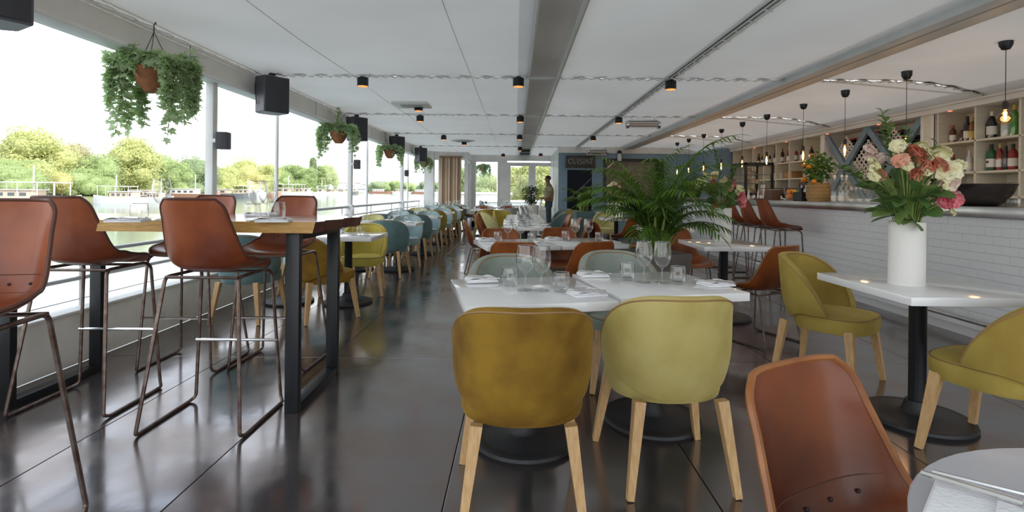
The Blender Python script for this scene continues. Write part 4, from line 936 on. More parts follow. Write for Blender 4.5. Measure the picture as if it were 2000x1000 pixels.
# ================================================================== ceiling spots, heaters, panels, speakers
M_copper = mat('copper_inner', (.75, .36, .12), .3, metal=.8, emit=(1, .5, .18), es=.5)
def make_spot():
    r = thing('ceiling_spot', '', 'lamp')
    MB().lathe([(0, 0), (.03, 0), (.03, -.02), (0, -.02)], 12, cap=False).build('mount', M_black, r)
    MB().lathe([(0, -.018), (.064, -.018), (.066, -.022), (.066, -.118), (.062, -.118)], 20, cap=False).build('housing', M_black, r)
    MB().lathe([(.062, -.118), (.060, -.075), (.0, -.06)], 20, cap=False).build('reflector', M_copper, r)
    MB().lathe([(.0, -.072), (.02, -.072), (.022, -.066)], 12, cap=False).build('bulb', mat('spot_bulb', (1, .9, .75), .4, emit=(1, .78, .5), es=2), r)
    ld = bpy.data.lights.new('spot_glow', 'SPOT'); ld.energy = SPOT_W; ld.color = (1, .84, .64); ld.spot_size = 2.0; ld.spot_blend = 1.0; ld.shadow_soft_size = .06; ld.specular_factor = 0.2
    lo = bpy.data.objects.new('glow', ld); COL.objects.link(lo); lo.parent = r; lo.location = (0, 0, -.085)
    return r
SPOT_W = 2
SPOT = Proto(make_spot)
sp = [(-1.84, 6.12, 'left end of the first lacing line'), (0.02, 6.05, 'first lacing line beside the recessed channel'), (1.84, 6.12, 'first lacing line on the ladder track'), (-1.52, 7.95, 'white square ceiling plate at the left'), (-1.72, 9.15, 'second lacing line at the left'), (.07, 9.1, 'second lacing line beside the channel'), (1.82, 9.1, 'second lacing line on the ladder track'),
      (-1.74, 12.3, 'third lacing line at the left, lit'), (.08, 12.1, 'third lacing line beside the channel'), (1.83, 12.15, 'third lacing line on the ladder track'), (-1.38, 13.6, 'far round ceiling plate'), (.12, 15.3, 'fourth lacing line beside the channel'), (-.45, 18.0, 'last panel before the end windows at the left'), (.85, 17.6, 'last panel before the end windows at the right'), (-1.84, 3.05, 'lacing line above the high table'), (1.84, 3.05, 'lacing line above the flower table'), (.02, 3.05, 'lacing line above the foreground tables')]
for x, y, t in sp: SPOT.put('black cylinder spot on the '+t, (x, y, CZ-.012))
pl = thing('ceiling_plate', 'white square air vent plate on the ceiling behind a black spot', 'vent', (-1.60, 7.85, CZ-.03)); MB().cbox(-.27, .27, -.22, .22, -.045, 0, .008).build('plate', M_white, pl); MB().cbox(-.16, .16, -.12, .12, -.052, -.044, .004).build('grille', M_chan, pl)
pl = thing('ceiling_plate', 'round white ceiling vent far down the left ceiling', 'vent', (-1.40, 13.5, CZ-.02)); MB().lathe([(0, -.03), (.25, -.03), (.32, -.012), (.32, 0), (0, 0)], 30, cap=False).build('plate', M_white, pl); MB().lathe([(0, -.036), (.2, -.036), (.2, -.03)], 24, cap=False).build('grille', M_chan, pl)
M_elem = mat('heater_element', (.55, .42, .36), .35)
def make_heater():
    r = thing('infrared_heater', '', 'heater')
    MB().tube([(-.24, 0, 0), (.24, 0, 0)], .038, 14).build('element_tube', M_elem, r); MB().tube([(-.26, 0, 0), (.26, 0, 0)], .060, 16).build('glass_tube', M_glass, r)
    for s in (-1, 1): MB().tube([(s*.255, 0, 0), (s*.30, 0, 0)], .066, 16).build('end_cap', M_steel, r)
    MB().cbox(-.25, .25, -.06, .06, .062, .082, .004).build('reflector', M_steel, r)
    for s in (-1, 1): MB().tube([(s*.2, 0, .07), (s*.2, 0, .15)], .008, 6).build('bracket', M_steel, r)
    return r
HEAT = Proto(make_heater)
HEAT.put('clear glass infrared tube heater hanging near the ladder track', (2.24, 9.05, 2.47)); HEAT.put('infrared tube heater hanging above the kitchen sign', (2.4, 15.0, 2.46))
M_spk = mat('speaker_black', (.035, .035, .042), .55, bump=.1, bs=140); M_spk_s = mat('speaker_side', (.10, .10, .12), .45, c2=(.07, .07, .085), ns=12)
def make_speaker():
    r = thing('speaker', '', 'speaker')
    pts = [(-.15, -.13), (.15, -.13), (.15, .09), (.08, .15), (-.08, .15), (-.15, .09)]
    m = MB(); z0, z1 = -.21, .21; n = 6
    vs = [(x, y, z) for z in (z0, z1) for x, y in pts]; fs = [tuple(range(n))[::-1], tuple(range(n, 2*n))]+[(k, (k+1) % n, n+(k+1) % n, n+k) for k in range(n)]
    m.add(vs, fs); o = m.build('cabinet', M_spk_s, r, smooth=False)
    b = o.modifiers.new('bevel', 'BEVEL'); b.width = .012; b.segments = 2
    MB().grid(lambda u, v: (-.135+.27*u, -.132-.018*math.sin(PI*u), -.195+.39*v), 12, 2).build('grille', M_spk, r)
    MB().cbox(-.03, .03, -.03, .03, .21, .262, .005).build('bracket', M_black, r)
    MB().tube([(-.02, .1, .2), (-.12, .14, .24), (-.17, .05, .05), (-.16, .02, -.12)], .005, 5, fil=.05).build('wire', M_black, r)
    return r
SPK = Proto(make_speaker)
for k, y in enumerate((2.78, 6.0, 9.2, 12.3, 15.4)): SPK.put('black box loudspeaker under the header beam, %s' % ('cut off at the upper left corner', 'second along the river side', 'third along the river side', 'fourth along the river side', 'fifth along the river side')[k], (-2.87, y, 2.355), math.radians(52 if k else 60))
SSP = []
def make_small_spk():
    r = thing('small_speaker', '', 'speaker'); MB().cbox(-.06, .06, -.055, .055, -.09, .09, .012).build('cabinet', M_spk_s, r); MB().grid(lambda u, v: (-.052+.104*u, -.056-.004*math.sin(PI*u), -.082+.164*v), 8, 2).build('grille', M_spk, r); MB().cbox(-.10, -.055, -.015, .015, -.02, .02, .003).build('bracket', M_white, r); return r
SSPK = Proto(make_small_spk)
for k, y in enumerate((5.36, 9.88, 14.38)): SSPK.put('small grey speaker fixed to the %s white post' % ('first', 'second', 'third')[k], (-3.065, y, 1.76), .1)
cmx = thing('security_camera', 'white security camera on the blue wall by the kitchen sign', 'camera', at(1210, 300, 15.12)); MB().tube([(0, 0, 0), (0, -.02, -.22)], .06, 12).build('body', M_white, cmx); MB().sphere((0, 0, .03), .07, 12, 8).build('mount', M_black, cmx)
ex = thing('exit_sign', 'small green emergency exit sign above the kitchen sign', 'sign', at(1165, 298.5, 15.13)); MB().cbox(-.30, .30, -.03, .03, -.075, .075, .006).build('case', M_cup, ex); MB().box(-.14, .14, -.034, -.030, -.05, .03).build('pictogram', mat('exit_green', (.06, .28, .16), .4), ex, smooth=False)
# ================================================================== PLANTS AND FLOWERS
LF = {'palm': leafmat('palm_leaf', (.19, .34, .04), (.11, .23, .03)), 'palm2': leafmat('palm_leaf_dark', (.12, .23, .03), (.07, .15, .025)), 'ivy': leafmat('ivy_leaf', (.44, .60, .28), (.58, .68, .46), 14, .55, .55),
      'green': leafmat('bouquet_leaf', (.14, .25, .075), (.09, .18, .05), 12), 'lite': leafmat('bouquet_leaf_light', (.26, .36, .12), (.18, .28, .08), 12), 'citrus': leafmat('citrus_leaf', (.08, .18, .035), (.13, .24, .06), 12), 'olive': leafmat('olive_leaf', (.06, .10, .04), (.10, .15, .06), 12, .8)}
M_stem = mat('green_stem', (.20, .30, .06), .5, c2=(.28, .36, .10), ns=10); M_twig = mat('twig', (.12, .08, .04), .7); M_soil = mat('soil', (.035, .025, .018), .95, bump=.6, bs=40)
def leaf(mb, p, d, L, w, droop=.2, up=Vector((0, 0, 1)), fold=.15, seg=4, mi=0):
    d = Vector(d).normalized(); side = d.cross(up)
    if side.length < .05: side = d.cross(Vector((1, 0, 0)))
    side.normalize(); nn = side.cross(d); vs = []; fs = []
    for k in range(seg+1):
        t = k/seg; c = Vector(p)+d*(L*t)-Vector((0, 0, 1))*(droop*L*t*t); ww = w*math.sin(PI*min(1, t*.93+.05))**.75 if k not in (seg,) else .0004
        vs += [c-side*ww/2+nn*ww*fold, c, c+side*ww/2+nn*ww*fold]
    for k in range(seg):
        a = k*3; fs += [(a, a+1, a+4, a+3), (a+1, a+2, a+5, a+4)]
    mb.add(vs, fs, mi)
# ---------------- palm fronds
def frond_mesh(L, rise, arch, seed, m):
    rnd = random.Random(seed); mb = MB(); P = []; n = 26
    for k in range(n+1):
        t = k/n; P.append(Vector((L*(t*.55*(1-rise)+.55*t*t), .0+.03*math.sin(t*3+seed), L*rise*(1.25*t-arch*t*t*t))))
    mb.tube(P, .006, 5, taper=.25)
    for k in range(7, n+1):
        t = k/n; T = (P[min(k+1, n)]-P[k-1]).normalized(); sd = Vector((0, 1, 0)); ll = .30*math.sin(PI*min(1, (t-.2)*1.05+.10))**.6*(L/1.1)
        for s in (-1, 1):
            d = T*.75+sd*s*.75+Vector((0, 0, .18+.1*rnd.random())); leaf(mb, P[k], d, ll*(.85+.3*rnd.random()), .021, .45+.25*rnd.random(), seg=4, fold=.1)
    leaf(mb, P[-1], P[-1]-P[-2], .2, .02, .3)
    return mb.mesh('frond', m, True)
def palm(root, base, n, Lr, seed, meshes, spread=1.0):
    rnd = random.Random(seed)
    for k in range(n):
        a = 2*PI*(k*.381966)+rnd.random()*.5; t = k/n
        o = place('frond', meshes[k % len(meshes)], root, base+Vector((.05*math.cos(a), .05*math.sin(a), 0))); o.rotation_euler = (0, (rnd.random()-.4)*.18+(0.34*t-.22)*spread, a); s = Lr*(.80+.35*rnd.random()); o.scale = (s, s, s)
FM = [frond_mesh(1.12, .93, .45, 1, [LF['palm']]), frond_mesh(1.05, .85, .55, 2, [LF['palm']]), frond_mesh(.98, .76, .62, 3, [LF['palm2']]), frond_mesh(1.1, .98, .32, 4, [LF['palm']]), frond_mesh(.9, .68, .66, 5, [LF['palm2']])]
M_plant = mat('planter_taupe', (.16, .145, .13), .6, c2=(.13, .115, .10), ns=8); M_planter2 = mat('planter_blue', (.10, .17, .19), .6)
def planter(root, m, w0, w1, h):
    b = MB(); n = 4
    for (wa, za, wb, zb) in ((w0, 0, w1, h), (w1, h, w1-.03, h), (w1-.03, h, w1-.05, h-.08)):
        vs = [(sx*wa/2, sy*wa/2, za) for sx, sy in ((-1,-1), (1,-1), (1,1), (-1,1))]+[(sx*wb/2, sy*wb/2, zb) for sx, sy in ((-1,-1), (1,-1), (1,1), (-1,1))]
        b.add(vs, [(k, (k+1) % 4, 4+(k+1) % 4, 4+k) for k in range(4)])
    b.add([(sx*w0/2, sy*w0/2, 0) for sx, sy in ((-1,-1), (1,-1), (1,1), (-1,1))], [(0, 1, 2, 3)])
    b.build('planter', m, root, smooth=False); MB().box(-w1/2+.03, w1/2-.03, -w1/2+.03, w1/2-.03, h-.08, h-.05).build('soil', M_soil, root, smooth=False)
pm = thing('potted_palm', 'large areca palm in a tapered taupe planter between the dining tables', 'plant', (1.34, 4.85, 0), .35)
planter(pm, M_plant, .34, .46, .70)
rs = random.Random(3); sm = MB()
for k in range(26):
    a = rs.random()*6.28; r0 = .11*rs.random()**.5; r1 = r0+.05+.10*rs.random(); h = .25+.3*rs.random()
    sm.tube([(r0*math.cos(a), r0*math.sin(a), .62), (r0*1.2*math.cos(a), r0*1.2*math.sin(a), .62+h*.5), (r1*math.cos(a), r1*math.sin(a), .62+h)], .008, 5, taper=.6)
sm.build('stems', M_stem, pm); palm(pm, Vector((0, 0, .70)), 62, .82, 11, FM, 1.0)
o = place('frond', FM[3], pm, Vector((.03, 0, .72))); o.rotation_euler = (0, -.02, -.5); o.scale = (1.06,)*3
pm = thing('potted_palm', 'smaller bushy palm in a blue-grey planter before the kitchen door', 'plant', (1.62, 12.2, 0), .1)
planter(pm, M_planter2, .34, .44, .82); sm = MB()
for k in range(16):
    a = rs.random()*6.28; sm.tube([(.08*math.cos(a), .08*math.sin(a), .74), (.14*math.cos(a), .14*math.sin(a), 1.2)], .008, 5, taper=.6)
sm.build('stems', M_stem, pm); palm(pm, Vector((0, 0, .84)), 22, .66, 5, FM, .9)
pm = thing('potted_palm', 'dark broad-leaved plant standing behind the far end of the bar', 'plant', (4.6, 13.3, 0)); planter(pm, M_plant, .34, .44, .9)
for k in range(12):
    a = k*.52*2; mb = MB(); leaf(mb, (0, 0, 0), (math.cos(a)*.35, math.sin(a)*.35, 1), .75+.2*(k % 3), .17, .15, seg=7); o = mb.build('leaf', LF['palm2'], pm, loc=(.05*math.cos(a), .05*math.sin(a), .84))
# small round olive tree on the far table
ot = thing('potted_tree', 'small round dark green tree in a white pot on a far table', 'plant', (.40, 13.2, .0))
MB().lathe([(0, 0), (.15, 0), (.17, .45), (.20, .93), (.18, .93), (.16, .8), (0, .8)], 20, cap=False).build('pot', M_vase, ot); MB().tube([(0, 0, .8), (.01, 0, 1.2)], .02, 7).build('trunk', M_twig, ot)
mb = MB(); rs = random.Random(9)
for k in range(900):
    d = Vector((rs.gauss(0, 1), rs.gauss(0, 1), rs.gauss(0, 1))).normalized(); p = Vector((0, 0, 1.19))+Vector((d.x*.25, d.y*.25, d.z*.22))*(rs.random()**.4); leaf(mb, p, d+Vector((rs.random()-.5, rs.random()-.5, rs.random()-.5)), .06, .026, .1, seg=2)
mb.build('foliage', LF['olive'], ot, kind='stuff')
# ---------------- hanging ivy baskets
def ivy_leaf(mb, p, d, s, rs):
    d = d.normalized(); sd = d.cross(Vector((rs.gauss(0, .5), rs.gauss(0, .5), 1)))
    if sd.length < .1: return
    sd.normalize(); nn = sd.cross(d)
    sh = [(0, 0), (.45, .10), (.33, .34), (.55, .60), (.20, .62), (0, 1.05), (-.20, .62), (-.55, .60), (-.33, .34), (-.45, .10)]
    mb.add([p+sd*(x*s)+d*(y*s)+nn*(s*.12*abs(x)) for x, y in sh], [(0, 1, 2), (0, 2, 4), (2, 3, 4), (0, 4, 5), (0, 5, 6), (0, 6, 8), (6, 7, 8), (0, 8, 9)])
def make_ivy(n, seed, len_side, len_mid, wid):
    r = thing('hanging_ivy', '', 'plant')
    rs = random.Random(seed)
    MB().lathe([(0, -.20), (.06, -.195), (.11, -.13), (.14, -.04), (.145, .0), (.13, .0), (.10, -.1), (0, -.15)], 18, cap=False).build('basket', mat('coir_basket', (.33, .12, .05), .9, c2=(.22, .09, .04), ns=20, bump=.5, bs=60) if 'coir_basket' not in bpy.data.materials else bpy.data.materials['coir_basket'], r)
    for k in range(3):
        a = 2*PI*k/3+.5; MB().tube([(.13*math.cos(a), .13*math.sin(a), 0), (0, 0, .30)], .0035, 4).build('chain', M_black, r)
    MB().tube([(0, 0, .30), (.0, 0, .36), (.015, 0, .38), (.02, 0, .36)], .004, 5).build('hook', M_black, r)
    mb = MB(); vm = MB()
    for v in range(n):
        a = rs.random()*2*PI; c = abs(math.cos(a)); L = (len_mid+(len_side-len_mid)*c**1.5)*(.35+.75*rs.random())
        p = Vector((.11*math.cos(a), .11*math.sin(a), .02)); d = Vector((math.cos(a)*(.35+.5*c), math.sin(a)*.5, .55)); step = .026; pts = [p.copy()]
        k = 0
        while k*step < L+.15:
            d = d+Vector((rs.gauss(0, .10), rs.gauss(0, .10), -.115-(.05 if k > 5 else 0))); d.normalize(); p = p+d*step*(1.0); p.x = max(-wid, min(wid, p.x)); p.y = max(-.15, min(.15, p.y)); pts.append(p.copy()); k += 1
            for q in range(2):
                ld = Vector((rs.gauss(0, 1), rs.gauss(0, 1), rs.gauss(-.5, .7))); 
                if ld.length > .1 and rs.random() < .85: ivy_leaf(mb, p+ld.normalized()*.012, ld, .042+.032*rs.random(), rs)
        vm.tube(pts, .0022, 4)
    for k in range(130):
        a = rs.random()*6.28; q = rs.random()**.5*.15; ld = Vector((math.cos(a), math.sin(a), 1.2*rs.random())); ivy_leaf(mb, Vector((q*math.cos(a), q*math.sin(a), .02+.07*rs.random())), ld, .05+.03*rs.random(), rs)
    vm.build('vines', M_twig, r); mb.build('foliage', LF['ivy'], r, kind='stuff', smooth=False); return r
iv = make_ivy(80, 21, .66, .20, .25)
def put_ivy(o, label, loc, rz, sc=1):
    o.location = loc; o.rotation_euler = (0, 0, rz); o['label'] = label; o.scale = (sc,)*3
put_ivy(iv, 'large ivy in a hanging coir basket nearest the viewer under the header beam', (-2.98, 4.20, 2.235), -.15)
iv2 = make_ivy(56, 33, .55, .25, .28)
put_ivy(iv2, 'ivy in a hanging basket, second along the river side', (-2.98, 8.6, 2.24), 0)
iv3 = make_ivy(34, 45, .55, .42, .26); put_ivy(iv3, 'ivy in a hanging basket, third along the river side', (-2.98, 12.1, 2.22), .4)
dup(iv3, 'ivy in a hanging basket, fourth along the river side at the far corner', (-2.95, 16.4, 2.22), 1.2)
dup(iv3, 'hanging ivy outside behind the end window', (-1.25, 19.6, 2.2), 2.2)
# ---------------- vases and bouquets
VASE = None
def make_vase():
    r = thing('vase', '', 'vase'); MB().lathe([(0, 0), (.084, 0), (.086, .003), (.086, .345), (.084, .35), (.079, .35), (.078, .34), (.078, .02), (0, .02)], 36, cap=False).build('body', M_vase, r); MB().lathe([(.0, .0), (.0855, 0.0), (.0865, .006), (.0855, .012)], 36, cap=False).build('foot_ring', M_vase, r); return r
VS = Proto(make_vase)
FC = {'cream': mat('petal_cream', (.88, .80, .42), .6, c2=(.90, .86, .62), ns=25), 'peach': mat('petal_peach', (.75, .30, .18), .6, c2=(.80, .45, .32), ns=25), 'pink': mat('petal_pink', (.70, .10, .16), .6, c2=(.80, .30, .32), ns=25), 'coral': mat('petal_coral', (.62, .17, .09), .6, c2=(.75, .30, .2), ns=25), 'blush': mat('petal_blush', (.80, .55, .48), .6, c2=(.82, .68, .6), ns=25)}
def flower_mesh(kind, seed):
    rs = random.Random(seed); mb = MB()
    for n, R, el in ((3, .022, 78), (5, .032, 66), (6, .042, 50), (7, .050, 32), (8, .054, 14)):
        for k in range(n):
            a = 2*PI*(k+rs.random()*.4)/n; e0 = math.radians(el+rs.uniform(-6, 6)); L = R*rs.uniform(.9, 1.1); W = R*1.25; ph = rs.random()*6
            T = Vector((-math.sin(a), math.cos(a), 0)); O = Vector((math.cos(a), math.sin(a), 0))
            def fn(u, v, O=O, T=T, e0=e0, L=L, W=W, ph=ph):
                x = (u-.5)*W*(.35+.9*math.sin(PI*min(1, v*.55+.08))); ee = e0-.55*v*v; cup = (u-.5)**2*L*.9
                return O*(L*v*math.cos(ee)-cup*math.sin(e0)*.6)+T*x+Vector((0, 0, L*v*math.sin(ee)+cup*.5+.0025*v*math.sin(u*9+ph)))
            mb.grid(fn, 5, 4)
    mb.lathe([(0, -.012), (.010, -.008), (.013, .0), (.004, .006)], 8, cap=False)
    return mb.mesh('flower', FC[kind], True)
FLM = {k: [flower_mesh(k, i) for i in range(2)] for k in FC}
def bouquet(label, base, spec, sprays, seed, nleaf=34, sc=1.0):
    """spec: (dx, dy, dz, kind, size) of each bloom above the vase mouth; sprays: leafy sprigs (dx, dy, dz, n)"""
    r = thing('bouquet', label, 'flowers', base); rs = random.Random(seed); st = MB()
    spec = [q for d_ in spec for q in ((d_[0], d_[1], d_[2], d_[3], d_[4]*.82), (d_[0]+rs.uniform(-.045, .045), d_[1]+rs.uniform(-.03, .05), d_[2]+rs.uniform(-.055, .03), rs.choice((d_[3], d_[3], 'cream', 'peach')), d_[4]*.6))]
    for dx, dy, dz, kind, s in spec:
        st.tube([(dx*.08, dy*.08, -.15), (dx*.35, dy*.35, dz*.45), (dx, dy, dz)], .003, 5)
        o = place('flower', rs.choice(FLM[kind]), r, (dx, dy, dz), rs.random()*6); o.scale = (s*.86,)*3; o.rotation_euler = (.85-dy*2.0, dx*1.6, rs.random()*6)
    st.build('stems', M_stem, r)
    for sdx, sdy, sdz, n in sprays:
        mb = MB(); P = [Vector((sdx*.08, sdy*.08, -.1)), Vector((sdx*.3, sdy*.3, sdz*.45)), Vector((sdx*.75, sdy*.75, sdz*.85)), Vector((sdx, sdy, sdz))]; P = fillet(P, .15, 5); mb.tube(P, .0025, 4)
        for k in range(n):
            f = .35+.65*k/(n-1)*.999; i = f*(len(P)-1); p = P[int(i)].lerp(P[min(len(P)-1, int(i)+1)], i-int(i)); a = k*2.4; T = (P[-1]-P[-3]).normalized(); leaf(mb, p, T*.6+Vector((math.cos(a), math.sin(a), .2)), .055*sc*(1.25-.5*k/n), .026*sc, .15, seg=3)
        mb.build('leafy_sprig', LF['lite' if rs.random() < .5 else 'green'], r)
    for k in range(nleaf):
        a = 2*PI*k/nleaf*2.618; el = rs.random(); mb = MB(); d = Vector((math.cos(a), math.sin(a), .25+1.4*el)); L = (.085+.055*rs.random())*sc; zz0 = rs.random()
        d = Vector((math.cos(a)*(.5+rs.random()), math.sin(a)*(.5+rs.random()), rs.uniform(-.5, 1.3))); rr0 = .045+.075*zz0
        leaf(mb, (0, 0, 0), d, L, L*.62, .25*rs.random(), seg=5, fold=.12, up=Vector((rs.gauss(0, .4), rs.gauss(0, .4), 1))); mb.build('leaf', LF['green' if k % 3 else 'lite'], r, loc=(rr0*math.cos(a), rr0*math.sin(a), .01+.22*zz0))
    return r
vz = .7602
v1 = Vector((2.195, 2.87, vz)); VS.put('tall white cylinder vase on the right foreground table', v1)
f1 = [(-.20, -.02, .325, 'cream', 1.0), (-.17, .0, .26, 'peach', 1.1), (-.10, -.06, .42, 'cream', 1.0), (-.15, .08, .41, 'blush', 1.0), (-.03, -.10, .37, 'coral', 1.35), (-.10, -.08, .34, 'peach', 1.1), (.05, -.02, .41, 'cream', 1.15), (.10, .02, .41, 'peach', 1.0), (.05, -.10, .32, 'coral', 1.1), (.00, -.12, .30, 'peach', 1.0),
      (.18, .0, .38, 'cream', 1.35), (.115, -.13, .28, 'cream', 1.55), (.22, -.04, .30, 'cream', 1.3), (.16, -.08, .305, 'coral', .95), (.13, -.12, .21, 'blush', 1.3), (.19, -.03, .20, 'blush', .9), (-.02, -.10, .26, 'coral', 1.0), (.10, -.14, .13, 'pink', 1.2), (.13, -.12, .17, 'pink', 1.0), (.15, -.14, .12, 'pink', 1.0), (.20, -.06, .13, 'cream', .9), (-.12, .06, .36, 'blush', 1.0), (.02, .08, .44, 'cream', .9)]
bouquet('big bouquet of cream, peach and pink flowers in the white vase at the right', v1+Vector((0, 0, .35)), f1, ((-.15, 0, .62, 20), (-.12, .04, .52, 14), (-.36, .02, .30, 18), (-.30, -.06, .22, 14), (-.44, .0, .33, 14), (-.22, -.1, .2, 12), (.14, -.03, .44, 10), (-.08, -.1, .5, 12), (.24, .02, .26, 10)), 4, 62, 1.15)
v2 = Vector((2.19, 5.40, vz)); VS.put('tall white cylinder vase on the mid-right table by the bar stools', v2)
f2 = [(-.22, 0, .28, 'cream', 1.3), (-.17, -.03, .33, 'cream', 1.2), (-.10, 0, .35, 'cream', 1.2), (-.13, -.08, .26, 'coral', 1.0), (-.02, -.05, .27, 'cream', 1.0), (.03, -.1, .20, 'peach', 1.2), (.10, -.02, .26, 'pink', 1.0), (.16, -.05, .20, 'cream', 1.3), (.14, -.1, .12, 'pink', 1.4), (.17, -.06, .09, 'pink', 1.2), (.19, 0, .14, 'peach', 1.0), (.07, .05, .3, 'blush', 1.0)]
bouquet('tall mixed bouquet of cream and pink flowers in the mid-right vase', v2+Vector((0, 0, .35)), f2, ((-.11, 0, .66, 16), (-.06, .05, .52, 12), (.14, 0, .42, 14), (.19, .02, .50, 12), (.08, 0, .38, 10), (-.2, .02, .2, 8)), 8, 46, 1.1)
v3 = Vector((2.10, 10.3, vz)); VS.put('white cylinder vase on the table behind the palm', v3); bouquet('small bouquet in the vase behind the palm', v3+Vector((0, 0, .35)), f2[:6], ((-.1, 0, .4, 10), (.14, 0, .35, 10)), 12, 20)
v4 = Vector((2.50, 13.5, vz)); VS.put('white cylinder vase on the far table near the kitchen hatch', v4); bouquet('small bouquet in the vase near the kitchen hatch', v4+Vector((0, 0, .35)), f2[3:9], ((-.1, 0, .4, 10), (.12, 0, .35, 10)), 13, 20)
# ---------------- orange tree in a basket
oc = thing('orange_tree', 'small orange tree with fruit in a woven basket on the bar', 'plant', onbar(1598, 4.34))
M_bask = mat('basket_weave', (.46, .30, .12), .75, c2=(.36, .22, .08), ns=40, stretch=(1, 1, 3), bump=.7, bs=70)
MB().lathe([(0, 0), (.135, 0), (.155, .06), (.158, .12), (.148, .15), (.150, .17), (.140, .25), (.132, .265), (.125, .26), (.13, .2), (0, .2)], 26, cap=False).build('basket', M_bask, oc)
for z in (.05, .10, .15, .20, .25): MB().tube([(lambda R: (R*math.cos(2*PI*k/26), R*math.sin(2*PI*k/26), z))((.157 if z < .14 else .150) if z < .22 else .141) for k in range(26)], .006, 5, closed=True).build('weave_band', M_bask, oc)
MB().tube([(0, 0, .2), (.01, .01, .4), (-.01, 0, .62)], .009, 6).build('trunk', M_twig, oc); rs = random.Random(5); mb = MB()
for k in range(240):
    d = Vector((rs.gauss(0, 1), rs.gauss(0, 1), rs.gauss(0, .9))).normalized(); p = Vector((0, 0, .47))+Vector((d.x*.17, d.y*.19, d.z*.22))*rs.random()**.45; leaf(mb, p, d+Vector((rs.gauss(0, .7), rs.gauss(0, .7), rs.gauss(.1, .7))), .07, .048, .2, seg=4, up=Vector((rs.gauss(0, .6), rs.gauss(0, .6), 1)))
mb.build('foliage', LF['citrus'], oc, kind='stuff')
for i, (x, y, z) in enumerate(((-.12, .14, .52), (-.15, -.02, .49), (-.13, .15, .30), (-.15, .08, .32), (-.14, -.13, .28), (-.05, .08, .66))):
    f = MB().sphere((0, 0, 0), .036, 12, 8, (1, 1, .9)).build('fruit', M_orange, oc, loc=(x, y, z))
# ================================================================== PERSON at the far end
M_skin = mat('skin', (.20, .10, .06), .5); M_shirt = mat('shirt', (.30, .29, .17), .8, c2=(.25, .24, .14), ns=9); M_trous = mat('trousers', (.04, .06, .08), .8); M_hair = mat('hair', (.015, .012, .010), .7)
def skin_body(name, verts, edges, radii, m, parent, root=0, sub=2):
    me = bpy.data.meshes.new(name); me.from_pydata(verts, edges, []); o = bpy.data.objects.new(name, me); COL.objects.link(o)
    sk = o.modifiers.new('skin', 'SKIN'); sk.use_smooth_shade = True
    for i, r in enumerate(radii): me.skin_vertices[0].data[i].radius = r if isinstance(r, tuple) else (r, r); me.skin_vertices[0].data[i].use_root = (i == root)
    ss = o.modifiers.new('sub', 'SUBSURF'); ss.levels = sub; ss.render_levels = sub
    bpy.context.view_layer.update(); dg = bpy.context.evaluated_depsgraph_get(); em = bpy.data.meshes.new_from_object(o.evaluated_get(dg))
    bpy.data.objects.remove(o); em.materials.clear(); em.materials.append(m); em.name = name
    em.polygons.foreach_set('use_smooth', [True]*len(em.polygons)); return place(name, em, parent)
pr = thing('person', 'person in an olive T-shirt standing sideways at the end windows, looking down at a table', 'person', (1.06, 16.4, 0), 0)
# faces -x
body_v = [(0, 0, .95), (.01, 0, 1.15), (.015, 0, 1.35), (.01, 0, 1.47), (-.015, 0, 1.55), (-.035, 0, 1.63), (-.045, 0, 1.70), (-.04, 0, 1.775),
          (.02, -.18, 1.43), (.05, -.235, 1.17), (-.10, -.22, 1.06), (-.17, -.20, 1.07), (.02, .18, 1.43), (.03, .235, 1.18), (-.14, .20, 1.08), (-.22, .18, 1.09),
          (0, -.09, .90), (-.01, -.10, .48), (.02, -.11, .08), (-.10, -.12, .035), (0, .09, .90), (.03, .10, .48), (.06, .11, .08), (-.06, .12, .035)]
body_e = [(0, 1), (1, 2), (2, 3), (3, 4), (4, 5), (5, 6), (6, 7), (3, 8), (8, 9), (9, 10), (10, 11), (3, 12), (12, 13), (13, 14), (14, 15), (0, 16), (16, 17), (17, 18), (18, 19), (0, 20), (20, 21), (21, 22), (22, 23)]
body_r = [(.10, .15), (.10, .14), (.11, .16), (.09, .12), .055, .075, .088, .075, .058, .045, .034, .03, .058, .045, .034, .03, .088, .06, .04, .035, .088, .06, .04, .035]
bd = skin_body('body', body_v, body_e, body_r, M_skin, pr)
sh = skin_body('t_shirt', [(0, 0, .91), (.01, 0, 1.12), (.015, 0, 1.34), (.01, 0, 1.47), (.02, -.175, 1.43), (.035, -.215, 1.27), (.02, .175, 1.43), (.027, .215, 1.27)], [(0, 1), (1, 2), (2, 3), (3, 4), (4, 5), (3, 6), (6, 7)], [(.125, .175), (.115, .16), (.13, .18), (.10, .13), .078, .07, .078, .07], M_shirt, pr)
skin_body('trousers', [(0, 0, 1.0), (0, -.09, .88), (-.01, -.10, .48), (.02, -.11, .09), (0, .09, .88), (.03, .10, .48), (.06, .11, .09)], [(0, 1), (1, 2), (2, 3), (0, 4), (4, 5), (5, 6)], [(.12, .17), .105, .08, .065, .105, .08, .065], M_trous, pr)
hm = MB(); hm.sphere((-.022, 0, 1.725), .094, 16, 12, (1.0, .94, .92)); hm.build('hair', M_hair, pr)
hm = MB(); hm.sphere((-.120, 0, 1.672), .015, 8, 6, (1, .7, 1.2)); hm.build('nose', M_skin, pr)
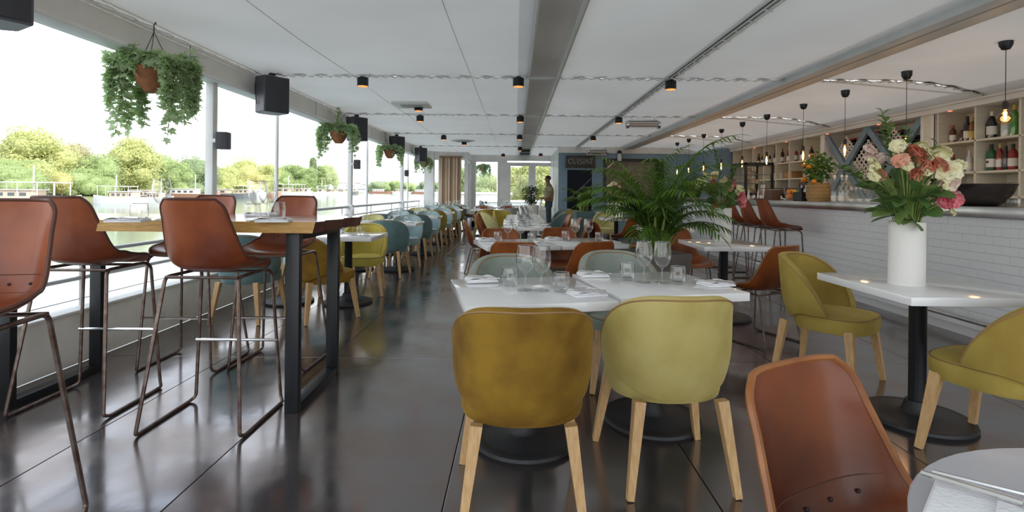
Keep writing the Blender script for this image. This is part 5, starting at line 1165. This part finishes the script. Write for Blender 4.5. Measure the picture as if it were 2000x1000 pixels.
for s in (-1, 1):
    MB().sphere((-.112, s*.032, 1.70), .010, 8, 6).build('eye', M_hair, pr); MB().sphere((-.03, s*.083, 1.685), .024, 8, 6, (.8, .4, 1.2)).build('ear', M_skin, pr)
    hx, hy, hz_ = ((-.17, -.20, 1.07) if s < 0 else (-.22, .18, 1.09)); m = MB()
    m.sphere((hx-.035, hy, hz_-.005), .042, 10, 8, (1.1, .8, .45))
    for k in range(4): m.tube([(hx-.06, hy-.024+.016*k, hz_), (hx-.095-.006*(k % 2), hy-.026+.017*k, hz_-.012), (hx-.105, hy-.026+.017*k, hz_-.04)], .0085, 6)
    m.tube([(hx-.02, hy-s*.03, hz_), (hx-.06, hy-s*.05, hz_-.015), (hx-.08, hy-s*.045, hz_-.03)], .0095, 6); m.build('hand', M_skin, pr)
ap = thing('cloth', 'white cloth held by the person at the end windows', 'cloth', (.80, 16.4, 0)); MB().grid(lambda u, v: (.03*math.sin(v*8)-.04*u+.02, -.17+.36*v, 1.06-.36*u-.03*math.sin(v*5)), 10, 14).build('fabric', M_napkin, ap)
so = ap.children[0].modifiers.new('s', 'SOLIDIFY'); so.thickness = .006
# ================================================================== OUTSIDE
M_waterm = mat('river_water', (.13, .17, .16), .10, bump=.9, bs=1.0, stretch=(.8, 2.2, 1), spec=.6)
WZ = -1.5
riv = struct(MB().add([(-2500, -300, WZ), (2500, -300, WZ), (2500, 3500, WZ), (-2500, 3500, WZ)], [(0, 1, 2, 3)]).build('river', M_waterm, smooth=False))
M_bank = mat('bank_earth', (.22, .22, .13), .9, c2=(.15, .17, .08), ns=.4)
def Yb(px):
    T = [(-120, 74), (0, 84), (200, 104), (400, 150), (600, 243), (690, 400), (720, 600)]
    for (a, ya), (b, yb) in zip(T, T[1:]):
        if px <= b: return ya+(yb-ya)*(px-a)/(b-a)
    return 600
bk = MB(); prev = None; vs = []; pxs = [-120, -40, 40, 120, 200, 300, 400, 500, 600, 650, 690, 712]
for px in pxs:
    Y = Yb(px); x = (px-1007)*Y/1000; vs += [(x, Y, WZ-.2), (x-1.5, Y+1, WZ+1.0), (x-140, Y+60, WZ+6)]
fs = []
for i in range(len(pxs)-1):
    a, b = i*3, i*3+3; fs += [(a, b, b+1, a+1), (a+1, b+1, b+2, a+2)]
struct(bk.add(vs, fs).build('far_bank', M_bank))
TL = {'yg': leafmat('tree_yellow_green', (.60, .60, .27), (.46, .50, .21), .8, .8, .4), 'g': leafmat('tree_green', (.42, .50, .23), (.33, .42, .18), .8, .8, .4), 'dk': leafmat('tree_dark', (.34, .42, .23), (.27, .34, .19), .8, .8, .4), 'y': leafmat('tree_yellow', (.68, .63, .30), (.57, .56, .25), .8, .8, .4), 'br': leafmat('tree_brownish', (.54, .48, .31), (.45, .43, .27), .8, .8, .4), 'pale': leafmat('tree_pale', (.54, .60, .33), (.46, .53, .28), .8, .8, .4)}  # leaf colours paled and desaturated to stand in for haze
M_trunk = mat('bark', (.20, .16, .12), .9)
def tree(label, base, H, R, kind, seed, n=2600, shape='round', lowc=.12, cs=None, group=None):
    r = thing('tree', label, 'tree', base, 0, group); rs = random.Random(seed); mb = MB(); lobes = []
    nl = 14 if shape == 'round' else 9
    for k in range(nl):
        if shape == 'poplar': c = Vector((rs.gauss(0, .1)*R, rs.gauss(0, .1)*R, H*(.15+.8*k/nl))); q = R*(.9-.5*abs(k/nl-.4)); lobes.append((c, q, q*1.3))
        elif shape == 'willow': a = rs.random()*6.28; c = Vector((R*.5*math.cos(a)*rs.random(), R*.5*math.sin(a)*rs.random(), H*(.45+.3*rs.random()))); lobes.append((c, R*.5, H*.30))
        else:
            a = rs.random()*6.28; t = rs.random(); zc = H*(lowc+.12+(.74-lowc)*k/nl); q = R*(.36+.22*rs.random()); rad = max(0, R-q)*(1-.55*max(0, k/nl-.55)*2); c = Vector((rad*math.cos(a)*(.4+.6*t), rad*math.sin(a)*(.4+.6*t), zc)); lobes.append((c, q, q*.85))
    s0 = cs or max(.12, H*.019)
    for c, q, qz in lobes:                              # leafy inner mass of every bough
        mb.sphere((c.x, c.y, max(qz*.75, min(c.z, H-qz))), q*.68, 12, 8, (1, 1, qz/q))
    for k in range(n):
        c, q, qz = lobes[rs.randrange(nl)]; d = Vector((rs.gauss(0, 1), rs.gauss(0, 1), rs.gauss(.15, 1))).normalized(); rr = .72+.34*rs.random()
        p = c+Vector((d.x*q, d.y*q, d.z*qz))*rr
        if p.z > H: p.z = H-(p.z-H)*.5
        if p.z < .1: p.z = .1+rs.random()*.5
        nn = (d+Vector((rs.gauss(0, .5), rs.gauss(0, .5), rs.gauss(0, .5)))).normalized(); u = nn.orthogonal().normalized(); w = nn.cross(u); ang = rs.random()*3.1; u, w = u*math.cos(ang)+w*math.sin(ang), w*math.cos(ang)-u*math.sin(ang); s = s0*(.6+.8*rs.random())
        if shape == 'willow': u = Vector((u.x*.5, u.y*.5, 0)); w = Vector((0, 0, 2.2))
        mb.add([p-u*s, p-w*s*.5+nn*s*.2, p+u*s, p+w*s*.5+nn*s*.2], [(0, 1, 2, 3)])
    mb.build('crown', TL[kind], r, smooth=False); MB().tube([(0, 0, -1), (.1, 0, H*.3), (.0, .1, H*.7)], max(.12, H*.022), 7, taper=.35).build('trunk', M_trunk, r); return r
dist = lambda px, extra: Yb(px)+extra
trees = [(-60, 70, 290, 'g', 12, 'round'), (5, 62, 272, 'br', 22, 'round'), (75, 80, 248, 'yg', 12, 'round'), (20, 75, 312, 'g', 4, 'round'), (150, 50, 278, 'br', 26, 'round'), (120, 26, 338, 'y', 3, 'willow'), (190, 58, 300, 'g', 10, 'round'), (165, 50, 330, 'g', 4, 'round'),
         (255, 62, 266, 'yg', 8, 'round'), (318, 45, 302, 'g', 10, 'round'), (345, 40, 318, 'g', 3, 'round'), (375, 44, 305, 'dk', 20, 'round'), (400, 40, 318, 'dk', 9, 'round'), (425, 34, 333, 'yg', 4, 'round'), (470, 44, 306, 'yg', 22, 'round'), (450, 40, 322, 'yg', 10, 'round'), (492, 36, 328, 'y', 6, 'round'), (525, 34, 318, 'yg', 16, 'round'), (515, 28, 342, 'yg', 3, 'round'), (560, 34, 318, 'g', 18, 'round'), (580, 26, 319, 'g', 10, 'round'),
         (548, 30, 335, 'g', 5, 'round'), (598, 24, 324, 'g', 9, 'round'), (611, 9, 305, 'dk', 12, 'poplar'), (625, 14, 318, 'g', 14, 'round'), (640, 24, 318, 'pale', 6, 'willow'), (656, 12, 336, 'pale', 10, 'willow')]
kn = {'yg': 'yellow-green', 'g': 'green', 'dk': 'dark green', 'y': 'yellow', 'br': 'brownish', 'pale': 'pale green'}
for i, (px, hw, top, kd, ex_, shp) in enumerate(trees):
    Y = dist(px, ex_); b = at(px, 390, Y); zt = at(px, top, Y).z; z0 = WZ+.5; R = hw*Y/1000*1.05
    nm = {'round': 'leafy', 'willow': 'weeping', 'poplar': 'slender poplar-like'}[shp]
    tree('%s %s tree on the far river bank, %s from the left' % (kn[kd], nm, ORD[i]), (b.x, Y, z0), zt-z0, R, kd, 100+i, 7500 if shp == 'round' else 4500, shp, .04, group=None)
# distant hills, bridge and trees
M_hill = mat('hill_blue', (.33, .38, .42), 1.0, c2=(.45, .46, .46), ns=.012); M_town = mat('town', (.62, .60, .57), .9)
hv = []; hf = []; hp = [(600, 362), (660, 352), (690, 344), (720, 342), (760, 346), (800, 348), (850, 347), (930, 352), (1010, 356), (1100, 360)]
hb = MB()
for px, py in hp:
    p = at(px, py, 1500); hv += [(p.x, 1500, WZ), (p.x, 1500+60, p.z*.55), (p.x, 1650, p.z), (p.x, 1900, WZ)]
for i in range(len(hp)-1):
    for j in range(3): hf.append((i*4+j, i*4+4+j, i*4+5+j, i*4+1+j))
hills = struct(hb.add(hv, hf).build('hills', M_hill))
rs = random.Random(2)
for k in range(13):
    tt = .15+.75*rs.random(); p = at(668+15.2*k, 360, 1500+60*tt); p.z = WZ+tt*(.55*at(700, 348, 1500).z-WZ); w = rs.uniform(5, 14); h = rs.uniform(5, 12); b = thing('distant_house', 'tiny pale house on the distant hillside, %s from the left' % ORD[k], 'building', (p.x, p.y, p.z), 0, 'distant houses on the hillside')
    MB().box(-w, w, -6, 6, -8, h).build('wall', M_town, b, smooth=False); MB().add([(-w, -6, h), (w, -6, h), (w, 6, h), (-w, 6, h), (-w, 0, h+3), (w, 0, h+3)], [(0, 1, 5, 4), (2, 3, 4, 5), (0, 4, 3), (1, 2, 5)]).build('roof', M_trunk, b, smooth=False)
br = thing('bridge', 'low grey bridge crossing the river in the distance', 'bridge', (0, 900, WZ)); a, c = at(655, 368, 900), at(905, 368, 900)
MB().box(a.x, c.x, -6, 6, a.z-WZ-2.5, a.z-WZ).build('deck', mat('bridge_grey', (.28, .31, .33), .8), br, smooth=False)
for k in range(6): x = a.x+(c.x-a.x)*(k+.5)/6; MB().box(x-2, x+2, -5, 5, -1, a.z-WZ-2.5).build('pier', bpy.data.materials['bridge_grey'], br, smooth=False)
for i, (px, hw, top, kd, Y) in enumerate(((735, 22, 352, 'dk', 700), (768, 24, 350, 'g', 720), (800, 24, 353, 'g', 740), (830, 22, 351, 'dk', 700), (858, 20, 352, 'g', 700), (880, 20, 350, 'dk', 690), (910, 22, 348, 'g', 690))):
    b = at(px, 376, Y); zt = at(px, top, Y).z; tree('distant rounded tree clump beyond the bridge, %s from the left' % ORD[i], (b.x, Y, WZ), zt-WZ, hw*Y/1000*1.1, kd, 300+i, 1500, 'round', .02, group=None)
# trees seen through the end windows
for i, (px, hw, top, kd, Y) in enumerate(((905, 40, 322, 'g', 60), (955, 40, 336, 'pale', 55), (1000, 36, 318, 'yg', 46), (1030, 40, 312, 'yg', 42), (1068, 40, 312, 'yg', 40), (1105, 34, 318, 'g', 44))):
    b = at(px, 400, Y); zt = at(px, top, Y).z; tree('%s tree seen through the end windows, %s from the left' % (kn[kd], ORD[i]), (b.x, Y, WZ+.6), zt-WZ-.6, hw*Y/1000, kd, 400+i, 8000, 'round', .02, .11)
struct(MB().box(-6, 30, 38, 120, WZ-.3, WZ+.6).build('near_bank', M_bank, smooth=False))
# ---------------- boats
M_hullw = mat('boat_white', (.78, .78, .76), .5); M_hulld = mat('boat_dark', (.16, .17, .18), .5); M_hullr = mat('boat_rust', (.38, .20, .14), .6); M_cab = mat('boat_cabin', (.50, .38, .28), .6); M_win = mat('boat_window', (.07, .09, .11), .15)
def boat(label, px, L, hm_, Y=None, cabin=True, white=False, canopy=True, mast=True, off=-6, yaw=None, sc=1.0):
    Y = (Yb(px)-6) if Y is None else Y; x = (px-1007)*Y/1000
    if yaw is None: yaw = math.atan2(40, 160)*0+.15
    r = thing('boat', label, 'boat', (x, Y, WZ), yaw); n = 12; vs = []; h = 1.3*sc; w = 1.9*sc
    for k in range(n+1):
        t = k/n; xx = -L/2+L*t; ww = w*(1-max(0, (t-.75)/.25)**2)*(1-.4*max(0, (.1-t)/.1)); hh = h*(1+.35*max(0, (t-.7)/.3)**2)
        vs += [(xx, -ww*.75, -.2), (xx, -ww, hh), (xx, ww, hh), (xx, ww*.75, -.2)]
    fs = []
    for k in range(n):
        for j in range(4): fs.append((k*4+j, k*4+(j+1) % 4, k*4+4+(j+1) % 4, k*4+4+j))
    fs += [(3, 2, 1, 0), (n*4, n*4+1, n*4+2, n*4+3)]
    MB().add(vs, fs).build('hull', hm_, r, smooth=False)
    if cabin:
        cb = MB().cbox(-L*.35, L*.10, -w*.7, w*.7, h*.9, h*.9+1.2*sc, .08).build('cabin', M_cab if hm_ is not M_hullr and not white else M_hullw, r)
        for k in range(4): MB().box(-L*.32+k*L*.105, -L*.32+k*L*.105+L*.06, -w*.72, w*.72, h*.9+.4*sc, h*.9+.85*sc).build('window', M_win, cb, smooth=False)
        MB().cbox(-L*.37, L*.12, -w*.8, w*.8, h*.9+1.2*sc, h*.9+1.32*sc, .04).build('cabin_roof', M_hullw, r)
    if canopy:
        MB().cbox(-L*.30, L*.34, -w*.8, w*.8, h+2.1*sc, h+2.22*sc, .04).build('canopy', M_hullw, r)
        for xx in (-L*.28, -.02*L, L*.16, L*.32):
            for s in (-1, 1): MB().tube([(xx, s*w*.75, h*.9), (xx, s*w*.75, h+2.1*sc)], .05*sc, 5).build('canopy_post', M_hullw, r)
    if mast: MB().tube([(L*.05, 0, h), (L*.05, 0, h+4.5*sc)], .09*sc, 6).build('mast', M_hullw, r)
    return r
boat('long white barge with tan cabin and canopy at the left edge', 55, 14, M_hullw, Y=72, yaw=.1); boat('white boat with flat canopy moored beside the willow', 232, 8.5, M_hullw, Y=92, yaw=PI+.1, sc=.9)
boat('low dark barge right of the canopy boat', 290, 8, M_hulld, Y=100, canopy=False, mast=False); boat('small white cruiser near the first post', 312, 5, M_hullw, Y=98, canopy=False, mast=True, sc=.8)
for i, (px, L, mm, cp) in enumerate(((376, 14, M_hullr, 0), (435, 20, M_hulld, 0), (480, 14, M_hullw, 1), (505, 16, M_hullr, 0), (558, 22, M_hullw, 1), (597, 18, M_hullw, 0), (625, 20, M_hullw, 1), (650, 20, M_hullw, 1), (668, 22, M_hulld, 0))):
    boat('moored houseboat under the far trees, %s from the first post' % ORD[i], px, L, mm, canopy=bool(cp), mast=i % 2 == 0, sc=1.15 if px < 520 else 1.5)
for i, px in enumerate((692, 745, 790, 828, 868)): boat('tiny distant boat near the bridge, %s from the left' % ORD[i], px, 26, M_hullr if i % 2 else M_hullw, Y=560, canopy=False, mast=False, sc=2.0)
boat('white motor yacht seen through the end windows', 960, 9, M_hullw, Y=34, yaw=.2, canopy=False, mast=True, sc=1.1, white=True); boat('white moored boat behind the end doors', 1030, 8, M_hullw, Y=33, yaw=.1, canopy=False, mast=False, sc=.9, white=True)
